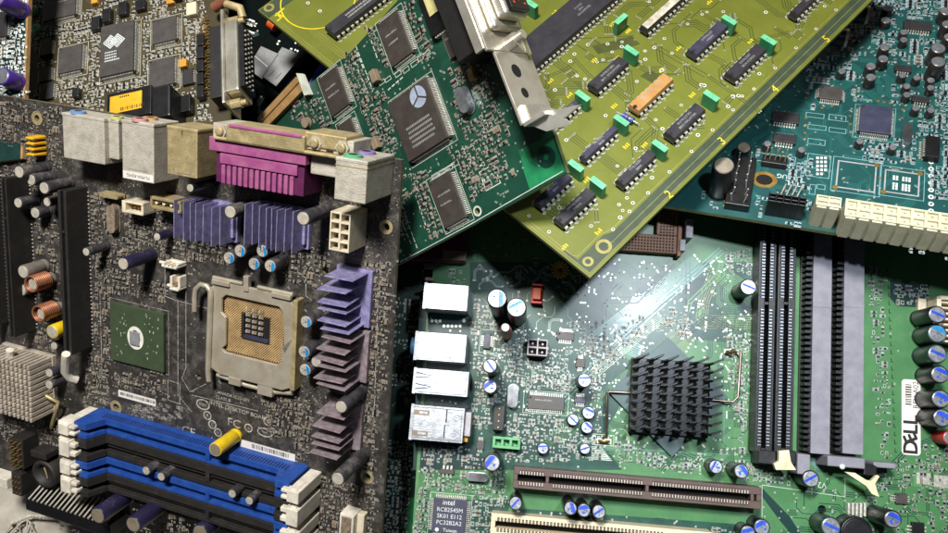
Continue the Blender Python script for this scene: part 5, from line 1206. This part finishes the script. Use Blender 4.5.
# ================================================================ teal board (upper right)
def board_e():
    b=Board('motherboard','teal motherboard with two cream power sockets on its edge, upper right','circuit board',-.15,.6,-.32,(830,232),.385)
    y0=b.L(830,232)[1]; x0=b.L(642,196)[0]; x1=b.L(1010,262)[0]; y1=b.L(830,-60)[1]; out=[(x0,y0),(x1+20,y0),(x1+20,y1),(x0,y1)]
    x,y=b.L(766,180); kx=b.mm(766,180)
    b.plate(out,[(x-1.6,y,2.1),],'pcb_teal'); g=b.g; R=b.R
    g.add([(x+ (3.7 if k else 2.4)*math.cos(2*PI*i/24)*1.2-.6,y+(3.7 if k else 2.4)*math.sin(2*PI*i/24)*.95,.06) for i in range(24) for k in (0,1)],[(2*i,2*((i+1)%24),2*((i+1)%24)+1,2*i+1) for i in range(24)],'gold'); g.disc(x-.6,y,2.85,.05,'hole',24,2.3)
    b.mark(x-6,x+6,y-5,y+5)
    b.plug(R(846,198,968,234,12),12,9,2,'atx_cream',depth=1.0,wall=.3,label='long cream power socket on the lower edge',inner='atx_cream',pin='atx_cream',ribs=True)
    b.plug(R(817,194,841,208,12),12,2,2,'atx_cream',depth=1.0,wall=.3,label='small square cream power socket',inner='atx_cream',pin='atx_cream',ribs=True)
    b.plug(R(769.5,192,806,206,9),9,5,2,'header_black',depth=6,label='black ten hole socket by the slotted gold ring',inner='hole',wall=.3,pin='smd_black')
    b.header(R(733,156,749,208,3),2,7,4,8,bend=.6,pm='solder'); b.header(R(763,154,787,165,3),5,1,3,8.5,bend=.7,pm='steel_tan')
    b.chip(R(861,104,891,135,2),2.2,'chip_blue',pitch=.6,silk='silk_teal',label='square dark chip in a white printed frame'); b.chip(R(820,85,842,100.5,1.6),1.7,'chip_grey',pitch=.7)
    for q in ((904,19,932,31),(895,64,912,72),(773,110,799,124),(774,132,796,144),(912,95,930,103)): b.chip(R(*q,1.5),1.6,'chip_black','NS',.9,1.2,name='flat_chip')
    b.chip(R(926,135,940,158,3),3.2,'header_black','W',.9,1.3)
    for q in ((838,160,875,193),(885,169,919,197)):
        a=R(*q); g.orect(*a,.05,.5,'grey_plastic'); g.orect(a[0]-1.6,a[1]+1.6,a[2]-1.6,a[3]+1.6,.05,.22,'silk_teal'); b.mark(*a)
        for cx,cy in ((a[0],a[2]),(a[1],a[3])): g.disc(cx,cy,.9,.08,'gold',12)
    a=R(893,175,911,192)
    for i in range(6):
        for j in range(6):
            if i!=2 and j!=3: x=a[0]+i*(a[1]-a[0])/6; y=a[2]+j*(a[3]-a[2])/6; g.rect(x,x+.7,y,y+.9,.06,'ink_white')
    for q in ((808,153,829,179),(806,112,824,119),(829,114,846,122),(808,124,826,131),(829,127,846,134),(808,138,825,146),(757,152,795,166),(810,184,815,195),(817,184,825,190),(936,166,960,178),(850,-5,872,4),(872,36,884,44)):
        g.orect(*R(*q),.05,.22,'silk_teal')
    for i in range(14): 
        x,y=b.L(816+(i%3)*4,159+(i//3)*4); g.rect(x,x+.9,y,y+1.1,.06,'ink_white')
    for i in range(12): x,y=b.L(931,162+i*7); g.ring(x,y,.4,.95,.06,'ink_white',12)
    for i in range(4): x,y=b.L(930,162+i); 
    dg=math.degrees
    b.text('DEBUG',789,177,2.6,180,'ink_white'); b.text('TTL',793,183,3,180,'ink_white'); b.text('DC001',803,168,2,270,'silk_teal'); b.text('JAT1',758,200,2,270,'silk_teal'); b.text('UB60',866,100,2,180,'silk_teal')
    for p in ((806,118),(805,126),(805,133),(806,98),(806,92),(805,139),(814,104),(822,108),(832,106),(878,101),(884,102),(890,103),(850,116),(850,124),(851,132),(903,110),(902,118),(880,178),(724,200),(724,206)): 
        x,y=b.L(*p); g.disc(x,y,.55,.08,'gold',10)
    C=b.cap
    for t,bs,r in (((884.7,47),(882,57),5.2),((883.4,58.5),(880,68),5.2),((871,66),(867,75),5.2),((871,77),(866,86),5.2),((938.5,48),(929,62),7.3),((938.5,61.5),(928,77),7.3),((946,11),(938,20),6),((948,24),(940,35),6),((950,37),(942,48),6),((886,20),(884,26),5),((888,8),(886,14),5)): C(t,bs,r,'cap_brown','can_silver','mark_dark','none')
    for t in ((904,32),(904,39.5),(902.5,75),(907,86),(907,94.5),(917,77.5),(931,80),(931,87.5),(916,108),(931,110),(767.5,143.5),(801.7,149.5),(860,141),(893,147),(842,71)): C(t,(t[0]-1.5,t[1]+6.5),4,'cap_brown','can_silver','mark_dark','none')
    C((724,165),(712,192),11,'sleeve_black','can_rust_shade','mark_dark','none',label='big black can under the edge of the olive board')  # dull rusty top colour stands in for shade under the olive board
    C((744,147),(741,158),7,'sleeve_black','can_rust_shade','mark_dark','none')
    b.crystal(R(904,122,912,143,3),3)
    for (px,py) in ((846,38),(867,15)):
        h=8; x,y=b.L(px,py,h); mb=MB(); mb.tube([(x-6,y,h),(x,y,h)],3.3,'header_black',20); mb.tube([(x-.5,y,h),(x+.5,y,h)],3.5,'can_dusty',22); mb.tube([(x+.45,y,h),(x+.8,y,h)],2.8,'red',20); b.part('round_jack',mb,label='round jack with a dull red face'); 
    for p in ((752,196,764,204),(817,176,822,182)): pass
    q=R(783,184,800,193,3); mb=MB()
    for i in range(4): mb.tube([(q[0]+i*1.8,q[2],.5),(q[0]+i*1.8+1,q[3],3.4)],.3,'solder',6)
    b.part('bent_pins',mb)
    b.autoroute([(700,110),(960,0),(960,220),(720,195)],400,'teal_light',.2,.6,6,.4,(2,9)); b.autoroute([(850,-20),(960,-20),(960,120),(850,120)],200,'teal_light',.2,.6,6,.4,(2,9))
    regs=[([(842,0),(960,-5),(960,105),(895,105),(890,60)],420,.15),([(915,105),(960,105),(960,200),(935,200)],180,.15),([(860,136),(925,136),(925,165),(860,160)],80,.2),([(752,150),(812,160),(810,190),(790,188)],50,.1),([(840,-20),(900,-20),(890,20),(850,30)],80,.2),([(700,205),(960,262),(960,225),(845,205),(700,190)],60,.1),([(800,60),(862,20),(862,100),(812,108)],60,.2),([(940,0),(970,0),(970,130),(934,120)],120,.1)]
    for P_,n,tn in regs: b.smds(P_,n,1.2,silk='silk_teal',ptan=tn,silkp=.7,pad='teal_pad')
    b.vias([(700,110),(960,0),(960,220),(720,195)],150,.3,'silk_teal')
    b.finish(); return b
# ================================================================ brown card (upper left)
def board_f():
    b=Board('expansion_card','brown card crowded with square chips and a long steel port, upper left','circuit board',-.2,.35,.13,(120,60),.45)
    x0=b.L(27,60)[0]; x1=b.L(228,60)[0]; y1=b.L(120,-70)[1]; y0=b.L(120,175)[1]
    b.plate([(x0,y0),(x1,y0),(x1,y1),(x0,y1)],[],'pcb_brown'); g=b.g; R=b.R; ch=b.chip
    o=ch(R(101,27,133,70,2.6),2.7,pitch=.6,dot=False,silk='silk_card',label='large square chip with a linked diamond emblem')
    m=MB(); r=R(101,27,133,70,2.6); cx,cy=b.L(114,41,2.7); x,y=cx-(r[0]+r[1])/2,cy-(r[2]+r[3])/2
    for dx in (-1.5,1.5):
        for k in range(3): s_=3-k*1.0; m.strip([(x+dx-s_,y),(x+dx,y+s_),(x+dx+s_,y),(x+dx,y-s_),(x+dx-s_,y)],.45,2.75+k*.01,'ink_white')
    for i in range(4):
        xx=-5
        while xx<random.uniform(-2,2): m.rect(xx,xx+.4,-1.5-i*1.3,-.9-i*1.3,2.75,'ink_white'); xx+=.65
    b.part('lettering',m,parent=o)
    for q in ((152,20,176,39),(149,61,174,83),(59,48,81,69),(45,-14,75,14)): ch(R(*q,1.8),1.9,pitch=.6,text=2 if q[0]==45 else 0,silk='silk_card')
    for q in ((182,70,193,83),(40,40,50,54),(39,68,50,80),(40,84,52,98)): ch(R(*q,1.5),1.6,'chip_black','EW',.8)
    o=b.boxpart('port_block',R(107,94,151,113,9),9,'header_black',.4,label='black block with a yellow label'); m=MB(); q=R(110,97,141.5,107.5,9.2); m.box(q[0],q[1],q[2],q[3],9,9.15,'label_yellow')
    for i in range(16): m.rect(q[0]+4.5+i*.62,q[0]+4.5+i*.62+random.choice((.2,.35)),q[2]+.6,q[2]+2,9.18,'ink')
    for i in range(5): m.rect(q[0]+4+i*.8,q[0]+4.5+i*.8,q[3]-1.4,q[3]-.6,9.18,'ink')
    b.part('yellow_label',m); b.boxpart('port_block',R(151.5,87,170,115,12),12,'header_black',.8,label='thick black block end')
    b.boxpart('port_block',R(173,97,190,110,4),4,'header_black',.4)
    for q in ((91,17,99,28),(102,9,110,20),(118,2,126,13),(135,0,144,8),(72,88,78,96),(172,0,180,-6)): b.boxpart('chip_inductor',R(*q,2.5),2.5,'smd_black',.3)
    b.boxpart('chip_capacitor',R(178.5,59.5,186,65.5,2.2),2.2,'smd_gold',.3); b.boxpart('chip_capacitor',R(186,3,196,13,2),2,'slot_cream',.3); b.boxpart('chip_capacitor',R(166,-4,174,2,2),2,'smd_gold',.3); b.boxpart('chip_capacitor',R(91,-4,97,2,2),2,'smd_gold',.3)
    for p in ((38,30),(35,12)): x,y=b.L(*p); m=MB(); m.lathe(x,y,[(2.1,0),(2.1,1.6),(1.8,1.8)],'green_plastic',18); m.disc(x,y,.7,1.85,'card_bright',10); b.part('trimmer',m)
    # long port on the right
    h=9; x0,x1,y0,y1=R(209,27,222,96,h); m=MB(); m.box(x0,x1,y0,y1,0,h,'dsub_black'); o=b.part('port_body',m,bevel=.4,label='black body of the long port'); b.mark(x0-4,x1+8,y0,y1)
    X0,X1,Y0,Y1=R(222,12,237,103,12); m=MB(); m.box(X0,X0+1.2,Y0,Y1,0,14,'bracket'); m.box(X0+1.2,X0+6.2,Y0+5,Y1-5,1,13,'bracket'); b.part('connector_shell',m,parent=o,bevel=.8,seg=3)
    m=MB(); m.box(X0+6.2,X0+8,Y0+7,Y1-7,2.4,11.6,'header_black')
    for i in range(12):
        for z in (4.6,7.2,9.8): yy=Y0+9+i*(Y1-Y0-18)/11; m.tube([(X0+7.9,yy,z),(X0+8.3,yy,z)],.42,'solder',6)
    b.part('connector_face',m,parent=o); 
    for yy in (Y0+2.4,Y1-2.4): m=MB(); m.tube([(X0+1.2,yy,8),(X0+5,yy,8)],2,'steel_tan',6); m.tube([(X0+5,yy,8),(X0+7,yy,8)],1.2,'steel_tan',10); b.part('hex_post',m,parent=o,bevel=.2)
    m=MB(); m.tube([(*b.L(226,4,9),9),(*b.L(240,8,9),9),(*b.L(243,18,8),8)],1.6,'steel_tan',10); m.tube([(*b.L(214,8,6),6),(*b.L(226,0,8),8)],2,'copper',10); b.part('bracket_corner',m,bevel=.2)
    m=MB()
    for i in range(26): 
        x,y=b.L(202+random.uniform(-3,3),22+i*3); m.tube([(x,y,.2),(x+1.6,y,1.6),(x+3.4,y,2.8)],.28,'gold',5)
    b.part('port_leads',m)
    for i in range(5): b.boxpart('chip_inductor',R(196,34+i*13,203,44+i*13,3.5),3.5,'smd_black',.3)
    b.autoroute([(28,0),(205,-10),(205,130),(28,120)],260,'trace_brown',.2,.55,6,.4,(1.5,6))
    regs=[([(52,14),(100,10),(100,80),(84,80),(84,44),(54,44)],240,.25),([(100,-10),(205,-12),(205,18),(100,24)],230,.25),([(134,20),(152,20),(150,90),(134,90)],120,.2),([(52,72),(150,76),(150,93),(105,93),(100,118),(50,110)],280,.2),([(150,40),(176,40),(176,60),(150,60)],60,.1),([(176,20),(206,20),(200,120),(176,112)],200,.3),([(36,0),(58,0),(58,112),(36,108)],170,.2),([(195,88),(212,88),(212,120),(190,120)],50,.4)]
    for P_,n,tn in regs: b.smds(P_,n,1.15,silk='silk_card',ptan=tn,silkp=.5,pad='solder')
    b.finish(); return b
# ================================================================ strip of another board at the left edge
def board_g():
    b=Board('circuit_board','dark board with purple cans cut off by the upper left corner','circuit board',-.3,.12,.03,(10,50),.43)
    x1=b.L(27,50)[0]; y0=b.L(10,160)[1]; y1=b.L(10,-60)[1]; x0=b.L(-120,50)[0]
    b.plate([(x0,y0),(x1,y0),(x1,y1),(x0,y1)],[],'pcb_strip','finger_tan'); g=b.g
    g.rect(x1-1.1,x1-.05,y0,y1,.03,'finger_tan')
    for t,bs in (((2,76),(20,80)),((-3,-2),(26,6))): b.cap(t,bs,9,'sleeve_purple','can_silver','mark_dark','none',label='purple can')
    b.autoroute([(-10,-10),(26,-10),(26,110),(-10,110)],60,'silk_card',.14,.4,4,.5,(1,5))
    b.smds([(-5,-5),(26,-5),(26,110),(-5,110)],190,1.15,silk='silk_card',ptan=.1,silkp=.6,pad='ink_white'); b.chip(b.R(-14,14,6,36,2),2,'chip_black',pitch=.7)
    b.finish(); return b
def board_h():
    b=Board('circuit_board','deep green circuit board buried beneath, seen in the gap between the big boards','circuit board',-.03,.04,-.07,(395,480),.462)
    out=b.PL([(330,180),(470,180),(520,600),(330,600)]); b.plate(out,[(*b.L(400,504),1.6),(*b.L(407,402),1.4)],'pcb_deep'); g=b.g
    b.pbundle([(414,415),(399,430),(398,460),(408,470)],1,1,.2,'deep_trace'); b.pbundle([(386,490),(388,510),(396,520)],1,1,.5,'silk_teal'); g.poly(b.PL([(405,499),(416,497),(412,540),(404,540)]),.02,'card_bright')
    b.autoroute(list([(370,270),(430,270),(425,540),(370,540)]),120,'deep_trace',.2,.6,5,.4,(2,8))
    b.smds([(380,440),(414,440),(405,540),(374,540)],130,1.1,silk='silk_teal',ptan=.1,silkp=.6); b.smds([(385,300),(420,300),(414,400),(380,400)],60,1.1,silk='silk_teal',ptan=.1,silkp=.6)
    b.finish(); return b
def board_i():
    b=Board('motherboard','half hidden motherboard with silver ports and a blue port in the dark gap','circuit board',-.05,.15,-.44,(275,65),.485)
    out=b.PL([(215,-60),(360,30),(340,120),(215,200),(180,60)]); out=[b.L(190,-20),b.L(300,-40),b.L(400,60),b.L(330,130),b.L(240,160)]
    b.plate(out,[],'pcb_gap_shade'); g=b.g  # near-black board colour paints in the shade of the gap
    def port(tl,tr,br,bl,h,m,lab,name='silver_port'):
        P=b.PL([tl,bl,br,tr],h); cx=sum(p[0] for p in P)/4; cy=sum(p[1] for p in P)/4; mb=MB(); mb.prism([(x-cx,y-cy) for x,y in P],0,h,m); o=b.part(name,mb,loc=(cx,cy,0),bevel=.3,label=lab); b.mark(cx-6,cx+6,cy-6,cy+6); return o,P,cx,cy
    o,P,cx,cy=port((261,46),(279,54),(262,79),(247,68),5,'tin_dark','left silver port'); m=MB(); m.strip([(-4,1),(3,-1)],.5,5.03,'ink_white'); b.part('spring',m,parent=o)  # darker tin puts the gap's shade into the port colour
    o,P,cx,cy=port((282,47),(302,55),(276,86),(262,76),5,'tin_dark','right silver port'); m=MB()
    for d in (-1.6,1.6): m.strip([(d-1,-6),(d+.2,-2.5)],.35,5.03,'mark_dark')
    b.part('spring',m,parent=o)
    port((322,60),(340,58),(325,92),(303,92),9,'blue_plastic','blue port','monitor_connector')
    m=MB(); m.tube([(*b.L(270,22,5),5),(*b.L(276,27,5),5)],2.4,'orange',10); b.part('fuse',m)
    b.smds([(240,15),(290,20),(310,60),(250,50)],14,1.1,silk='silk_teal',ptan=.3,silkp=.6); b.smds([(200,20),(250,30),(250,110),(200,120)],6,1.1,silk='silk_teal',ptan=.3,silkp=.6)
    b.autoroute([(200,0),(320,0),(320,100),(220,140)],20,'deep_trace',.2,.6,5,.4,(2,8))
    b.finish(); return b
for fn in (board_a,board_b,board_c,board_d,board_e,board_f,board_g,board_h,board_i): fn()
# ---------------------------------------------------------------- table and cord
mb=MB(); mb.box(-900,900,-900,900,-30,0,'table'); o=link('table_top',mb.build('table_top')); o['kind']='structure'
def W(px,py,z): 
    t=(CAMZ-z*.001); d=ray(px,py); return (d.x*t*1000,d.y*t*1000,z)
mb=MB(); L=[(10,524,3),(30,516,5),(48,517,6),(60,514,20),(73,516,38)]
pts=[Vector(W(*p)) for p in L]
def samp(pts,n):
    out=[]
    for i in range(n+1):
        t=i/n*(len(pts)-1); k=min(int(t),len(pts)-2); f=t-k; f=f*f*(3-2*f)*.5+f*.5; out.append(pts[k].lerp(pts[k+1],f))
    return out
S0=samp(pts,60)
for ph in (0,2.1,4.2):
    mb.tube([(p.x+.45*math.cos(i*.8+ph),p.y+.45*math.sin(i*.8+ph),p.z+.45*math.sin(i*.8+ph+1)) for i,p in enumerate(S0)],.4,'cord',6)
for k in range(7):
    a=W(22+k*1.2,521,4); c=W(6+k*5,530+random.uniform(-2,8),1.2); mid=((a[0]+c[0])/2+random.uniform(-2,2),(a[1]+c[1])/2+random.uniform(0,4),4)
    mb.tube([a,mid,c],.3,'cord',5)
o=link('twisted_cord',mb.build('twisted_cord')); o['label']='frayed off white twisted cord lying at the lower left corner'; o['category']='cord'
# ---------------------------------------------------------------- camera, light
cam=bpy.data.cameras.new('camera'); co=bpy.data.objects.new('camera',cam); COL.objects.link(co); co.location=(0,0,CAMZ)
cam.sensor_width=36; cam.lens=36*F/948; cam.clip_start=.01; cam.clip_end=20; S.camera=co
w=bpy.data.worlds.new('World'); S.world=w; w.use_nodes=True; bg=w.node_tree.nodes['Background']; bg.inputs[0].default_value=(.75,.85,1,1); bg.inputs[1].default_value=.032
def lamp(name,kind,loc,target,power,col,**k):
    l=bpy.data.lights.new(name,kind); l.energy=power; l.color=col
    for a,v in k.items(): setattr(l,a,v)
    o=bpy.data.objects.new(name,l); COL.objects.link(o); o.location=loc
    d=Vector(target)-Vector(loc); o.rotation_euler=d.to_track_quat('-Z','Y').to_euler(); return o
hot=ray(645,320)*.42*K+Vector((0,0,CAMZ))
dirn=Vector((-.03,.33,.95)).normalized()
aim=ray(690,345)*.42*K+Vector((0,0,CAMZ))
lamp('torch_lamp','SPOT',hot+dirn*.5+Vector((.05,-.015,0)),aim,6.8,(.80,.90,1),spot_size=math.radians(31),spot_blend=1,shadow_soft_size=.012)
lamp('fill_lamp','AREA',(-.13,.38,CAMZ+.4),(-.05,0,.1),12,(1,.975,.93),shape='RECTANGLE',size=.12,size_y=.12)  # added fill light to lift the pile, not a fixture of the room
S.view_settings.view_transform='Standard'; S.view_settings.look='None'; S.view_settings.exposure=0; S.view_settings.gamma=1
S.render.engine='CYCLES'
